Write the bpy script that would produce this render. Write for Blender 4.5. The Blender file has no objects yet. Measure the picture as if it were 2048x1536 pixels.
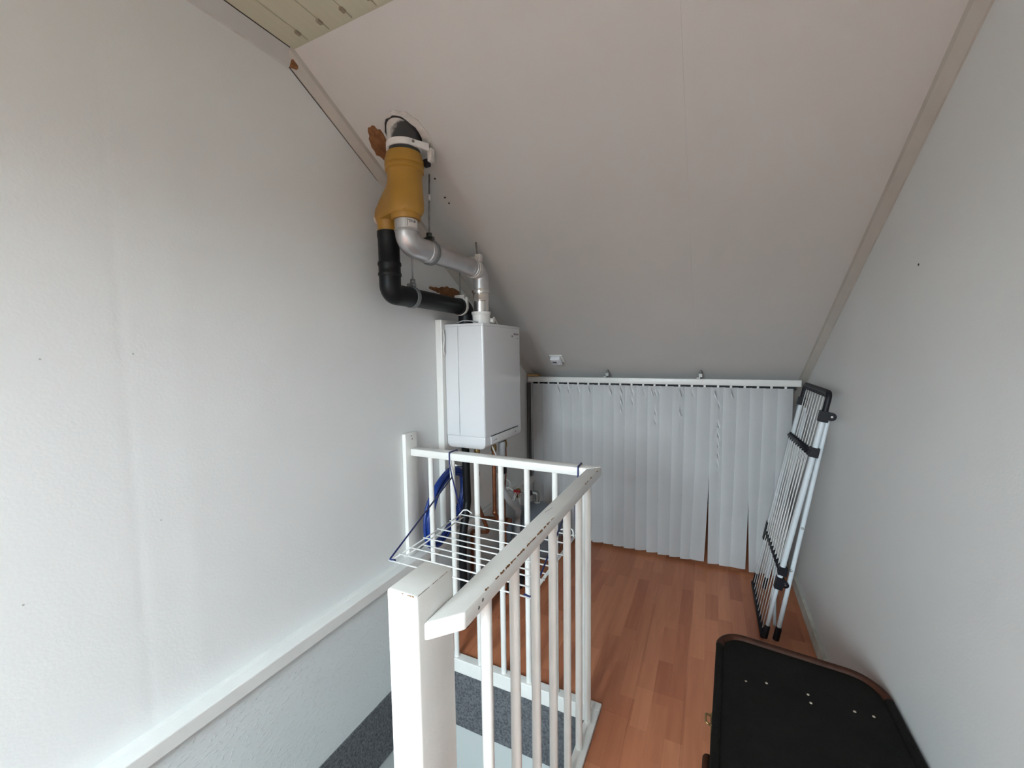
import bpy, bmesh, math, random
from mathutils import Vector, Matrix
random.seed(7)
scene = bpy.context.scene
col = scene.collection

# ------------------------------------------------------------------ camera
YAW, PITCH, ROLL, FPX = 0.45040813, 0.07578778, 0.01369339, 824.387
def cam_axes(yaw, pitch, roll):
    f = Vector((-math.sin(yaw), math.cos(yaw), 0)); r = Vector((math.cos(yaw), math.sin(yaw), 0)); d = Vector((0, 0, -1))
    f2 = f*math.cos(pitch) + d*math.sin(pitch); d2 = d*math.cos(pitch) - f*math.sin(pitch)
    r3 = r*math.cos(roll) + d2*math.sin(roll); d3 = d2*math.cos(roll) - r*math.sin(roll)
    return r3, d3, f2
_r, _d, _f = cam_axes(YAW, PITCH, ROLL)
cd = bpy.data.cameras.new('camera')
cd.sensor_fit = 'HORIZONTAL'; cd.sensor_width = 36.0; cd.lens = 36.0*FPX/2048.0; cd.clip_start = 0.02
cam = bpy.data.objects.new('camera', cd); col.objects.link(cam)
M = Matrix(((_r.x, -_d.x, -_f.x, 0), (_r.y, -_d.y, -_f.y, 0), (_r.z, -_d.z, -_f.z, 1.45), (0, 0, 0, 1)))
cam.matrix_world = M
scene.camera = cam

# ------------------------------------------------------------------ world: overcast sky over dull ground
w = bpy.data.worlds.new('overcast_sky'); scene.world = w; w.use_nodes = True
nt = w.node_tree; nt.nodes.clear()
wo = nt.nodes.new('ShaderNodeOutputWorld'); bg = nt.nodes.new('ShaderNodeBackground')
tc = nt.nodes.new('ShaderNodeTexCoord'); sx = nt.nodes.new('ShaderNodeSeparateXYZ'); rp = nt.nodes.new('ShaderNodeValToRGB')
mr = nt.nodes.new('ShaderNodeMapRange'); mr.inputs[1].default_value = -1; mr.inputs[2].default_value = 1
nt.links.new(tc.outputs['Generated'], sx.inputs[0]); nt.links.new(sx.outputs['Z'], mr.inputs[0]); nt.links.new(mr.outputs[0], rp.inputs[0])
e = rp.color_ramp.elements
e[0].position = 0.49; e[0].color = (0.06, 0.06, 0.055, 1)
e[1].position = 0.54; e[1].color = (0.79, 0.945, 1.02, 1)
nt.links.new(rp.outputs[0], bg.inputs[0]); nt.links.new(bg.outputs[0], wo.inputs[0])
bg.inputs[1].default_value = 48.0

scene.view_settings.view_transform = 'Standard'
scene.view_settings.look = 'None'
scene.view_settings.gamma = 1.0
scene.view_settings.use_curve_mapping = False
scene.view_settings.exposure = 0.0

# roof window (behind the camera) geometry shared by the light portal and the roof
TAN = 0.579; ANG = math.atan(TAN)
ZC = 2.465                      # flat ceiling
YF, YB = 1.005, -0.60           # where the flat ceiling meets the two slopes
XL = -1.305; XR0, XRS = 0.497, 0.025     # left wall; right wall x = XR0 + XRS*z
def zs(y): return 1.8705 - TAN*(y-2.03)            # front slope
def zb(y): return ZC - TAN*(YB-y)                  # rear slope
WX0, WX1, WY0, WY1 = -1.06, -0.04, -2.80, -1.40      # roof window opening, behind the viewer
ld = bpy.data.lights.new('window_daylight', 'AREA'); ld.shape = 'RECTANGLE'
ld.size = WX1-WX0; ld.size_y = (WY1-WY0)/math.cos(ANG)
ld.cycles.is_portal = True
lo = bpy.data.objects.new('window_daylight', ld); col.objects.link(lo)
RT = 0.16
n_up = Vector((0, -math.sin(ANG), math.cos(ANG)))
lo.location = Vector(((WX0+WX1)/2, (WY0+WY1)/2, zb((WY0+WY1)/2))) + n_up*(RT-0.005)
lo.rotation_euler = (ANG, 0, 0)

# ------------------------------------------------------------------ materials
MATS = {}
def mat(name, color, rough=0.5, metal=0.0, noise=0.0, nscale=8.0, bump=0.0, bscale=200.0, coat=0.0, spec=0.5, col2=None, aniso=None):
    if name in MATS: return MATS[name]
    m = bpy.data.materials.new(name); m.use_nodes = True; t = m.node_tree; b = t.nodes['Principled BSDF']
    b.inputs['Base Color'].default_value = (*color, 1); b.inputs['Roughness'].default_value = rough
    b.inputs['Metallic'].default_value = metal; b.inputs['Specular IOR Level'].default_value = spec
    if coat: b.inputs['Coat Weight'].default_value = coat
    tcn = t.nodes.new('ShaderNodeTexCoord')
    if noise or col2:
        n = t.nodes.new('ShaderNodeTexNoise'); n.inputs['Scale'].default_value = nscale; n.inputs['Detail'].default_value = 6
        src = tcn.outputs['Object']
        if aniso:
            mp = t.nodes.new('ShaderNodeMapping'); mp.inputs['Scale'].default_value = aniso
            t.links.new(src, mp.inputs[0]); src = mp.outputs[0]
        t.links.new(src, n.inputs['Vector'])
        r = t.nodes.new('ShaderNodeValToRGB'); r.color_ramp.elements[0].position = 0.35; r.color_ramp.elements[1].position = 0.65
        c2 = col2 if col2 else tuple(max(0, c*(1-noise)) for c in color)
        r.color_ramp.elements[0].color = (*c2, 1); r.color_ramp.elements[1].color = (*color, 1)
        t.links.new(n.outputs[0], r.inputs[0]); t.links.new(r.outputs[0], b.inputs['Base Color'])
    if bump:
        n2 = t.nodes.new('ShaderNodeTexNoise'); n2.inputs['Scale'].default_value = bscale; n2.inputs['Detail'].default_value = 3
        t.links.new(tcn.outputs['Object'], n2.inputs['Vector'])
        bp = t.nodes.new('ShaderNodeBump'); bp.inputs['Strength'].default_value = bump; bp.inputs['Distance'].default_value = 0.01
        t.links.new(n2.outputs[0], bp.inputs['Height']); t.links.new(bp.outputs[0], b.inputs['Normal'])
    MATS[name] = m
    return m

WALL = mat('painted_wall', (0.74, 0.745, 0.74), 0.55, noise=0.03, nscale=2.5, bump=0.05, bscale=160)
def seam_bump(m, ys, axis='Y'):
    """soft taped joints: shallow relief stripes at given wall coordinates"""
    t = m.node_tree; b = t.nodes['Principled BSDF']
    old = b.inputs['Normal'].links[0].from_node
    tcn = [n for n in t.nodes if n.type == 'TEX_COORD'][0]
    s = t.nodes.new('ShaderNodeSeparateXYZ'); t.links.new(tcn.outputs['Object'], s.inputs[0])
    acc = None
    for y0, wd, amp in ys:
        a = t.nodes.new('ShaderNodeMath'); a.operation = 'SUBTRACT'; a.inputs[1].default_value = y0; t.links.new(s.outputs[axis], a.inputs[0])
        q = t.nodes.new('ShaderNodeMath'); q.operation = 'DIVIDE'; q.inputs[1].default_value = wd; t.links.new(a.outputs[0], q.inputs[0])
        p2 = t.nodes.new('ShaderNodeMath'); p2.operation = 'MULTIPLY'; t.links.new(q.outputs[0], p2.inputs[0]); t.links.new(q.outputs[0], p2.inputs[1])
        ng = t.nodes.new('ShaderNodeMath'); ng.operation = 'MULTIPLY'; ng.inputs[1].default_value = -1; t.links.new(p2.outputs[0], ng.inputs[0])
        ex = t.nodes.new('ShaderNodeMath'); ex.operation = 'EXPONENT'; t.links.new(ng.outputs[0], ex.inputs[0])
        am = t.nodes.new('ShaderNodeMath'); am.operation = 'MULTIPLY'; am.inputs[1].default_value = amp; t.links.new(ex.outputs[0], am.inputs[0])
        if acc is None: acc = am
        else:
            ad = t.nodes.new('ShaderNodeMath'); ad.operation = 'ADD'; t.links.new(acc.outputs[0], ad.inputs[0]); t.links.new(am.outputs[0], ad.inputs[1]); acc = ad
    b2 = t.nodes.new('ShaderNodeBump'); b2.inputs['Strength'].default_value = 1.0; b2.inputs['Distance'].default_value = 1.0
    t.links.new(acc.outputs[0], b2.inputs['Height']); t.links.new(old.outputs[0], b2.inputs['Normal']); t.links.new(b2.outputs[0], b.inputs['Normal'])
WALLL = mat('painted_wall_panel', (0.77, 0.775, 0.77), 0.5, noise=0.03, nscale=2.2, bump=0.04, bscale=140)
seam_bump(WALLL, [(0.50, 0.014, -0.0004), (0.62, 0.035, 0.00045), (-0.7, 0.014, -0.0003)])
WALLR = mat('painted_right_wall', (0.73, 0.735, 0.725), 0.5, noise=0.035, nscale=2.0, bump=0.04, bscale=150)
seam_bump(WALLR, [(1.02, 0.02, -0.00015), (1.12, 0.035, 0.0002), (0.4, 0.015, -0.0002)])
SLOPE = mat('sloped_ceiling_paint', (0.635, 0.625, 0.605), 0.6, noise=0.04, nscale=2.0, bump=0.04, bscale=180)
CEIL = mat('ceiling_plank_cream', (0.57, 0.555, 0.42), 0.45, noise=0.05, nscale=5, aniso=(8, 0.6, 8))
TRIM = mat('white_trim_paint', (0.75, 0.74, 0.72), 0.4, noise=0.06, nscale=7, bump=0.06, bscale=60)
STRIP = mat('corner_strip_paint', (0.50, 0.47, 0.425), 0.5, noise=0.06, nscale=9, bump=0.05, bscale=80)
DIRTYW = mat('old_baseboard_paint', (0.66, 0.64, 0.57), 0.5, noise=0.22, nscale=14)
GLOSS = mat('white_gloss_paint', (0.80, 0.785, 0.755), 0.28, noise=0.05, nscale=12, bump=0.06, bscale=45)
PLASTER = mat('textured_plaster', (0.66, 0.68, 0.68), 0.6, bump=0.0)
def plaster_relief(m):
    t = m.node_tree; b = t.nodes['Principled BSDF']
    tcn = t.nodes.new('ShaderNodeTexCoord'); v = t.nodes.new('ShaderNodeTexNoise'); v.inputs['Scale'].default_value = 95; v.inputs['Detail'].default_value = 2
    mp = t.nodes.new('ShaderNodeMapping'); mp.inputs['Rotation'].default_value = (0.6, 0, 0); mp.inputs['Scale'].default_value = (1, 0.7, 1.6)
    t.links.new(tcn.outputs['Object'], mp.inputs[0]); t.links.new(mp.outputs[0], v.inputs['Vector'])
    r = t.nodes.new('ShaderNodeValToRGB'); r.color_ramp.elements[0].position = 0.56; r.color_ramp.elements[1].position = 0.66
    t.links.new(v.outputs[0], r.inputs[0])
    bp = t.nodes.new('ShaderNodeBump'); bp.inputs['Strength'].default_value = 0.3; bp.inputs['Distance'].default_value = 0.004
    t.links.new(r.outputs[0], bp.inputs['Height']); t.links.new(bp.outputs[0], b.inputs['Normal'])
plaster_relief(PLASTER)
CARPET = mat('speckled_grey_felt', (0.18, 0.186, 0.195), 0.95, nscale=120, col2=(0.082, 0.086, 0.094), bump=0.5, bscale=350, spec=0.1)
LOWER = mat('lower_wall_paint', (0.56, 0.58, 0.57), 0.6, noise=0.03, nscale=3)
BOILER = mat('boiler_enamel', (0.71, 0.71, 0.725), 0.18, noise=0.01, nscale=3, coat=0.3)
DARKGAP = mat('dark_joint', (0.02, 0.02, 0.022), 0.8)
GREYPRINT = mat('grey_print', (0.16, 0.16, 0.18), 0.6)
YELLOW = mat('ochre_plastic', (0.41, 0.215, 0.030), 0.42, noise=0.12, nscale=10)
ALU = mat('brushed_aluminium', (0.60, 0.60, 0.61), 0.38, metal=0.85, noise=0.12, nscale=14)
CHROME = mat('bright_aluminium', (0.82, 0.81, 0.79), 0.2, metal=0.95, noise=0.06, nscale=20)
BLACKP = mat('black_plastic_pipe', (0.006, 0.0065, 0.008), 0.42, noise=0.2, nscale=9, spec=0.25)
RUBBER = mat('charcoal_plastic', (0.011, 0.011, 0.016), 0.5, noise=0.2, nscale=30, spec=0.3)
WHITEP = mat('white_plastic', (0.78, 0.77, 0.75), 0.35, noise=0.05, nscale=15)
ZINC = mat('dull_zinc', (0.30, 0.30, 0.29), 0.45, metal=0.7, noise=0.3, nscale=40)
GREYP = mat('grey_pvc', (0.16, 0.17, 0.18), 0.4, noise=0.15, nscale=12)
LGREYP = mat('light_grey_hose', (0.38, 0.39, 0.40), 0.45, noise=0.15, nscale=12)
COPPER = mat('tarnished_copper', (0.30, 0.115, 0.055), 0.42, metal=0.75, noise=0.4, nscale=25)
TANK = mat('grey_tank_enamel', (0.125, 0.14, 0.16), 0.28, noise=0.08, nscale=6)
RED = mat('red_plastic', (0.42, 0.012, 0.015), 0.35, noise=0.1, nscale=20)
BRASS = mat('old_brass', (0.34, 0.23, 0.10), 0.38, metal=0.8, noise=0.35, nscale=60)
BLUEH = mat('blue_hose', (0.010, 0.038, 0.22), 0.32, noise=0.15, nscale=10)
BLUEC = mat('navy_coated_wire', (0.012, 0.02, 0.12), 0.4, noise=0.15, nscale=40)
WIREW = mat('white_coated_wire', (0.80, 0.80, 0.79), 0.35, noise=0.04, nscale=30)
TUBEW = mat('pale_blue_tube', (0.66, 0.71, 0.75), 0.3, noise=0.05, nscale=20)
BLIND = mat('blind_fabric', (0.93, 0.93, 0.94), 0.65, noise=0.03, nscale=4)
RAW = mat('raw_wood_block', (0.50, 0.31, 0.14), 0.6, nscale=25, col2=(0.40, 0.23, 0.09), aniso=(1, 12, 12))
PEEL = mat('exposed_brown_board', (0.27, 0.12, 0.045), 0.8, nscale=45, col2=(0.17, 0.065, 0.02), bump=0.4, bscale=120)
FOAM = mat('white_filler', (0.68, 0.655, 0.62), 0.8, noise=0.12, nscale=50, bump=0.6, bscale=90)
ROOFP = mat('roof_pipe_black_with_white_paint', (0.035, 0.037, 0.04), 0.4)
LEATHER = mat('brown_leather_piping', (0.050, 0.016, 0.008), 0.6, noise=0.4, nscale=30, bump=0.15, bscale=150, spec=0.2)
CASE = mat('black_trunk_cloth', (0.0075, 0.0068, 0.0056), 0.75, noise=0.3, nscale=14, bump=0.25, bscale=260, spec=0.15)
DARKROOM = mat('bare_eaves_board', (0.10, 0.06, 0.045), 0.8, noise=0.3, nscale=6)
BOUNCECUT = mat('bounce_cutting_boarding', (0.26, 0.22, 0.17), 0.5, nscale=6, col2=(0.20, 0.165, 0.125), aniso=(14, 1, 1))  # invented dark boarding for the unseen rear, cuts bounce onto the upper walls
STICK = mat('white_sticker', (0.66, 0.64, 0.62), 0.5, noise=0.03, nscale=20)
def mix_white_on_black(m):
    t = m.node_tree; b = t.nodes['Principled BSDF']
    tcn = t.nodes.new('ShaderNodeTexCoord'); n = t.nodes.new('ShaderNodeTexNoise'); n.inputs['Scale'].default_value = 9; n.inputs['Detail'].default_value = 8
    s = t.nodes.new('ShaderNodeSeparateXYZ'); t.links.new(tcn.outputs['Object'], s.inputs[0]); t.links.new(tcn.outputs['Object'], n.inputs['Vector'])
    # white paint smears on the upper-left part of the pipe
    g = t.nodes.new('ShaderNodeMath'); g.operation = 'MULTIPLY_ADD'; g.inputs[1].default_value = 5.0; g.inputs[2].default_value = -5.0*0.248
    t.links.new(s.outputs['Z'], g.inputs[0])
    h = t.nodes.new('ShaderNodeMath'); h.operation = 'MULTIPLY_ADD'; h.inputs[1].default_value = -7.0; t.links.new(s.outputs['X'], h.inputs[0]); t.links.new(g.outputs[0], h.inputs[2])
    a = t.nodes.new('ShaderNodeMath'); a.operation = 'ADD'; t.links.new(n.outputs[0], a.inputs[0]); t.links.new(h.outputs[0], a.inputs[1])
    r = t.nodes.new('ShaderNodeValToRGB'); r.color_ramp.elements[0].position = 0.52; r.color_ramp.elements[1].position = 0.60
    r.color_ramp.elements[0].color = (0.035, 0.037, 0.04, 1); r.color_ramp.elements[1].color = (0.62, 0.60, 0.57, 1)
    t.links.new(a.outputs[0], r.inputs[0]); t.links.new(r.outputs[0], b.inputs['Base Color'])
mix_white_on_black(ROOFP)

def laminate():
    m = bpy.data.materials.new('red_brown_laminate'); m.use_nodes = True; t = m.node_tree; b = t.nodes['Principled BSDF']
    N = t.nodes.new; Lk = t.links.new
    tcn = N('ShaderNodeTexCoord'); oi = N('ShaderNodeObjectInfo'); geo = N('ShaderNodeNewGeometry')
    sep = N('ShaderNodeSeparateXYZ'); Lk(geo.outputs['Position'], sep.inputs[0])
    # strips printed along each board: u = y, v = x
    cmb = N('ShaderNodeCombineXYZ'); Lk(sep.outputs['Y'], cmb.inputs[0]); Lk(sep.outputs['X'], cmb.inputs[1])
    off = N('ShaderNodeVectorMath'); off.operation = 'ADD'; off.inputs[1].default_value = (0.13, 0.0, 0); Lk(cmb.outputs[0], off.inputs[0])
    br = N('ShaderNodeTexBrick'); br.inputs['Scale'].default_value = 1.0; br.inputs['Brick Width'].default_value = 0.36; br.inputs['Row Height'].default_value = 0.0643
    br.inputs['Mortar Size'].default_value = 0.0004; br.offset = 0.37; br.offset_frequency = 2; br.squash = 0.72; br.squash_frequency = 3
    br.inputs['Color1'].default_value = (0.0, 0, 0, 1); br.inputs['Color2'].default_value = (1, 1, 1, 1); br.inputs['Mortar'].default_value = (0.3, 0.3, 0.3, 1)
    Lk(off.outputs[0], br.inputs['Vector'])
    mp = N('ShaderNodeMapping'); mp.inputs['Scale'].default_value = (34, 2.6, 1); Lk(geo.outputs['Position'], mp.inputs[0])
    # shift grain between strips
    sc = N('ShaderNodeVectorMath'); sc.operation = 'SCALE'; sc.inputs[3].default_value = 7.0; Lk(br.outputs['Color'], sc.inputs[0])
    ad = N('ShaderNodeVectorMath'); ad.operation = 'ADD'; Lk(mp.outputs[0], ad.inputs[0]); Lk(sc.outputs[0], ad.inputs[1])
    n = N('ShaderNodeTexNoise'); n.inputs['Scale'].default_value = 1.0; n.inputs['Detail'].default_value = 5; n.inputs['Distortion'].default_value = 0.6; Lk(ad.outputs[0], n.inputs['Vector'])
    f = N('ShaderNodeMix'); f.data_type = 'FLOAT'; f.inputs[0].default_value = 0.58
    Lk(br.outputs['Color'], f.inputs[2]); Lk(n.outputs[0], f.inputs[3])
    f2 = N('ShaderNodeMath'); f2.operation = 'MULTIPLY_ADD'; f2.inputs[1].default_value = 0.16; f2.inputs[2].default_value = -0.08; Lk(oi.outputs['Random'], f2.inputs[0])
    f3 = N('ShaderNodeMath'); f3.operation = 'ADD'; Lk(f.outputs[0], f3.inputs[0]); Lk(f2.outputs[0], f3.inputs[1])
    r = N('ShaderNodeValToRGB'); e = r.color_ramp.elements
    e[0].position = 0.2; e[0].color = (0.37, 0.115, 0.053, 1); e[1].position = 0.85; e[1].color = (0.60, 0.235, 0.118, 1)
    Lk(f3.outputs[0], r.inputs[0]); Lk(r.outputs[0], b.inputs['Base Color'])
    b.inputs['Roughness'].default_value = 0.32; b.inputs['Specular IOR Level'].default_value = 0.4
    return m
LAM = laminate()

# ------------------------------------------------------------------ mesh helpers
ORG = {}
def new_bm(): return bmesh.new()
def bx(bm, x0, x1, y0, y1, z0, z1, bevel=0.0, seg=2):
    vs = [bm.verts.new((x, y, z)) for x in (x0, x1) for y in (y0, y1) for z in (z0, z1)]
    idx = ((0, 1, 3, 2), (4, 6, 7, 5), (0, 4, 5, 1), (2, 3, 7, 6), (0, 2, 6, 4), (1, 5, 7, 3))
    fs = [bm.faces.new([vs[i] for i in q]) for q in idx]
    if bevel:
        es = list({e for f in fs for e in f.edges})
        bmesh.ops.bevel(bm, geom=es, offset=bevel, segments=seg, profile=0.5, affect='EDGES')
    return bm
def prism(bm, pts, vec):
    """closed polygon pts (3D) extruded by vec"""
    vec = Vector(vec); a = [bm.verts.new(Vector(p)) for p in pts]; b = [bm.verts.new(Vector(p)+vec) for p in pts]; n = len(a)
    bm.faces.new(a); bm.faces.new(list(reversed(b)))
    for i in range(n): bm.faces.new((a[i], b[i], b[(i+1) % n], a[(i+1) % n]))
    bmesh.ops.recalc_face_normals(bm, faces=bm.faces)
    return bm
def hull8(bm, lo, hi):
    """box-like solid from 4 bottom + 4 top points"""
    a = [bm.verts.new(p) for p in lo]; b = [bm.verts.new(p) for p in hi]
    bm.faces.new(list(reversed(a))); bm.faces.new(b)
    for i in range(4): bm.faces.new((a[i], a[(i+1) % 4], b[(i+1) % 4], b[i]))
    bmesh.ops.recalc_face_normals(bm, faces=bm.faces)
def fillet(pts, r, seg=8):
    pts = [Vector(p) for p in pts]; out = [pts[0]]
    for i in range(1, len(pts)-1):
        p = pts[i]; d1 = (pts[i-1]-p); d2 = (pts[i+1]-p); l1 = d1.length; l2 = d2.length; d1.normalize(); d2.normalize()
        c = max(-1, min(1, d1.dot(d2))); ang = math.acos(c)
        if ang > math.pi-0.02: out.append(p); continue
        t = min(r/math.tan(ang/2), l1*0.49, l2*0.49); rr = t*math.tan(ang/2)
        cen = p + (d1+d2).normalized()*(rr/math.sin(ang/2)); a = p+d1*t-cen; b = p+d2*t-cen
        tot = a.angle(b); ax = a.cross(b).normalized()
        for k in range(seg+1): out.append(cen + Matrix.Rotation(tot*k/seg, 3, ax) @ a)
    out.append(pts[-1]); return out
def sweep(bm, pts, rad, n=12, closed=False, caps=True):
    """tube along pts, rad a number or list"""
    pts = [Vector(p) for p in pts]; m = len(pts)
    rad = rad if isinstance(rad, (list, tuple)) else [rad]*m
    def tan(i):
        if closed: return (pts[(i+1) % m]-pts[(i-1) % m]).normalized()
        if i == 0: return (pts[1]-pts[0]).normalized()
        if i == m-1: return (pts[-1]-pts[-2]).normalized()
        a = (pts[i+1]-pts[i]); b = (pts[i]-pts[i-1])
        if a.length < 1e-6: return b.normalized()
        if b.length < 1e-6: return a.normalized()
        return (a.normalized()+b.normalized()).normalized()
    t0 = tan(0); up = Vector((0, 0, 1)) if abs(t0.z) < 0.9 else Vector((1, 0, 0))
    nrm = (up - t0*up.dot(t0)).normalized(); rings = []
    for i in range(m):
        t = tan(i); nrm = (nrm - t*nrm.dot(t)).normalized(); bi = t.cross(nrm)
        rings.append([bm.verts.new(pts[i] + (nrm*math.cos(2*math.pi*k/n) + bi*math.sin(2*math.pi*k/n))*rad[i]) for k in range(n)])
    for i in range(m if closed else m-1):
        A, B = rings[i], rings[(i+1) % m]
        for k in range(n):
            f = bm.faces.new((A[k], A[(k+1) % n], B[(k+1) % n], B[k])); f.smooth = True
    if caps and not closed:
        bm.faces.new(list(reversed(rings[0]))); bm.faces.new(rings[-1])
    return bm
def lathe(bm, c, prof, n=24, axis=(0, 0, 1)):
    """prof: list of (offset along axis, radius)"""
    axis = Vector(axis).normalized(); c = Vector(c)
    return sweep(bm, [c+axis*h for h, r in prof], [max(r, 0.0005) for h, r in prof], n)
def finish(bm):
    bmesh.ops.recalc_face_normals(bm, faces=bm.faces)
def link(o, parent):
    col.objects.link(o)
    if parent is not None: o.parent = parent
    return o
def root_org(parent):
    o = Vector((0, 0, 0)); p = parent
    while p is not None: o += ORG.get(p.name, Vector((0, 0, 0))); p = p.parent
    return o
def autosmooth(me, ang=0.6):
    for p in me.polygons: p.use_smooth = True
    try: me.set_sharp_from_angle(angle=ang)
    except Exception: pass
def obj(name, bm, m, parent=None, smooth=None, label=None, org=None):
    """bm is in world coordinates; origin moved to the parent's base (or org)"""
    finish(bm)
    o0 = root_org(parent) + (Vector(org) if org else Vector((0, 0, 0)))
    for v in bm.verts: v.co -= o0
    me = bpy.data.meshes.new(name); bm.to_mesh(me); bm.free(); me.materials.append(m)
    if smooth: autosmooth(me, smooth)
    o = bpy.data.objects.new(name, me); link(o, parent)
    if org: o.location = org; ORG[o.name] = Vector(org)
    if label: o['label'] = label
    return o
def thing(name, label, cat, loc, group=None):
    o = bpy.data.objects.new(name, None); o.empty_display_size = 0.05; col.objects.link(o); o.location = loc
    ORG[o.name] = Vector(loc); o['label'] = label; o['category'] = cat
    if group: o['group'] = group
    return o
def tag(o, label, cat, group=None):
    o['label'] = label; o['category'] = cat
    if group: o['group'] = group
    return o
def struct(name, bm, m, label, cat, smooth=None):
    o = obj(name, bm, m, None, smooth); o['kind'] = 'structure'; return tag(o, label, cat)
def inst(name, me, parent, loc, rot=(0, 0, 0)):
    o = bpy.data.objects.new(name, me); link(o, parent); o.location = Vector(loc)-root_org(parent); o.rotation_euler = rot; return o
def mesh_of(name, bm, m, smooth=None):
    finish(bm); me = bpy.data.meshes.new(name); bm.to_mesh(me); bm.free(); me.materials.append(m)
    if smooth: autosmooth(me, smooth)
    return me
def xr(z): return XR0 + XRS*z

# ------------------------------------------------------------------ structure
Y0, Y1 = -3.3, 4.2
SWX0, SWX1, SWY0, SWY1 = -1.26, -0.385, -1.2, 1.555      # stairwell opening
# floor: slab with boards
bm = new_bm()
ZT, ZSB = -0.010, -0.30
bx(bm, XL-0.1, XR0+0.15, SWY1+0.012, Y1+0.1, ZSB, ZT)
bx(bm, SWX1+0.012, XR0+0.15, SWY0, SWY1+0.012, ZSB, ZT)
bx(bm, XL-0.1, XR0+0.15, Y0-0.1, SWY0, ZSB, ZT)
floor = struct('floor', bm, DARKROOM, 'red-brown laminate floor around the open stairwell', 'floor')
BW, BL = 0.193, 1.285
def rects_minus(x0, x1, y0, y1):
    hx0, hx1, hy0, hy1 = XL-1, SWX1+0.012, SWY0, SWY1+0.012
    out = []
    if x1 <= hx0 or x0 >= hx1 or y1 <= hy0 or y0 >= hy1: return [(x0, x1, y0, y1)]
    if y0 < hy0: out.append((x0, x1, y0, hy0))
    if y1 > hy1: out.append((x0, x1, hy1, y1))
    ya, yb = max(y0, hy0), min(y1, hy1)
    if x1 > hx1: out.append((hx1, x1, ya, yb))
    return out
bcache = {}
nx = int(math.ceil((XR0+0.03-SWX0)/BW))
xs0 = XR0 + 0.01
for i in range(nx+1):
    xb = xs0 - i*BW; xa = max(xb-BW, SWX0-0.0)
    if xb - xa < 0.02: continue
    y = Y0 - random.random()*BL
    while y < Y1:
        for (a, b, c, d) in rects_minus(xa, xb, max(y, Y0), min(y+BL, Y1)):
            if b-a < 0.004 or d-c < 0.01: continue
            key = (round(b-a, 3), round(d-c, 3))
            if key not in bcache:
                q = new_bm(); bx(q, -(b-a)/2+0.0002, (b-a)/2-0.0002, -(d-c)/2+0.0002, (d-c)/2-0.0002, ZT, 0.0)
                bcache[key] = mesh_of('laminate_board', q, LAM)
            inst('laminate_board', bcache[key], floor, ((a+b)/2, (c+d)/2, 0))
        y += BL

# left wall: smooth panel above the ledge, thicker plastered wall below, edging and lower storey wall under it
bm = new_bm(); prism(bm, [(XL, Y0-0.1, 0.44), (XL, Y1+0.1, 0.44), (XL, Y1+0.1, 2.75), (XL, Y0-0.1, 2.75)], (-0.12, 0, 0))
wl = struct('wall_left', bm, WALLL, 'tall white left wall with faint taped joints and plastered foot', 'wall')
bm = new_bm(); bx(bm, XL-0.12, SWX0, Y0-0.1, Y1+0.1, -0.052, 0.45); obj('plaster', bm, PLASTER, wl, label='grey rough plaster below the ledge')
bm = new_bm(); bx(bm, XL-0.12, SWX0+0.004, Y0-0.1, SWY1+0.012, -0.33, -0.052); obj('felt_edging', bm, CARPET, wl, label='speckled grey felt edging')
bm = new_bm(); bx(bm, XL-0.12, SWX0-0.004, Y0-0.1, SWY1+0.3, -2.75, -0.33); obj('lower_wall', bm, LOWER, wl)
# small fixing marks on the left wall
bm = new_bm()
for (y, z) in ((0.36, 1.45), (0.52, 1.46), (0.55, 1.02), (0.30, 0.93)):
    lathe(bm, (XL-0.001, y, z), [(0, 0.0025), (0.0016, 0.002)], 8, (1, 0, 0))
obj('filled_screw_hole', bm, mat('wall_mark', (0.45, 0.45, 0.44), 0.7), wl)['kind'] = 'stuff'

# right wall (leans out slightly)
bm = new_bm()
def rw(z): return xr(z)
a = [(rw(-0.3), Y0-0.1, -0.3), (rw(-0.3), Y1+0.1, -0.3), (rw(2.75), Y1+0.1, 2.75), (rw(2.75), Y0-0.1, 2.75)]
prism(bm, a, (0.12, 0, 0))
wr = struct('wall_right', bm, WALLR, 'white right wall beside the clothes airer and trunk', 'wall')
bm = new_bm(); lathe(bm, (rw(1.69)+0.001, 1.62, 1.69), [(0, 0.004), (0.0025, 0.003)], 8, (-1, 0, 0)); obj('nail_hole', bm, DARKGAP, wr)

# wall behind the blind (eaves end) and behind the camera
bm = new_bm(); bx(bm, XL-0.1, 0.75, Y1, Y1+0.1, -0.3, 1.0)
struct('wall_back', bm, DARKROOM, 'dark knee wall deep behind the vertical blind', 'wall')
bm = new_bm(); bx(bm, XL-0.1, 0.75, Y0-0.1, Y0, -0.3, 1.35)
struct('wall_rear', bm, BOUNCECUT, 'unseen knee wall behind the viewer, darkened brown to cut bounce light', 'wall')

# flat ceiling of cream planks
bm = new_bm(); bx(bm, XL-0.1, 0.75, YB-0.1, YF+0.15, ZC+0.012, ZC+0.12)
ce = struct('ceiling', bm, DARKROOM, 'flat ceiling of cream tongue and groove planks', 'ceiling')
PW = 0.0975
pl = new_bm(); Lp = YF+0.004-YB
bx(pl, -PW/2+0.0012, PW/2-0.0012, YB, YF-0.012, 0, 0.010, 0.0018, 1)
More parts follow.
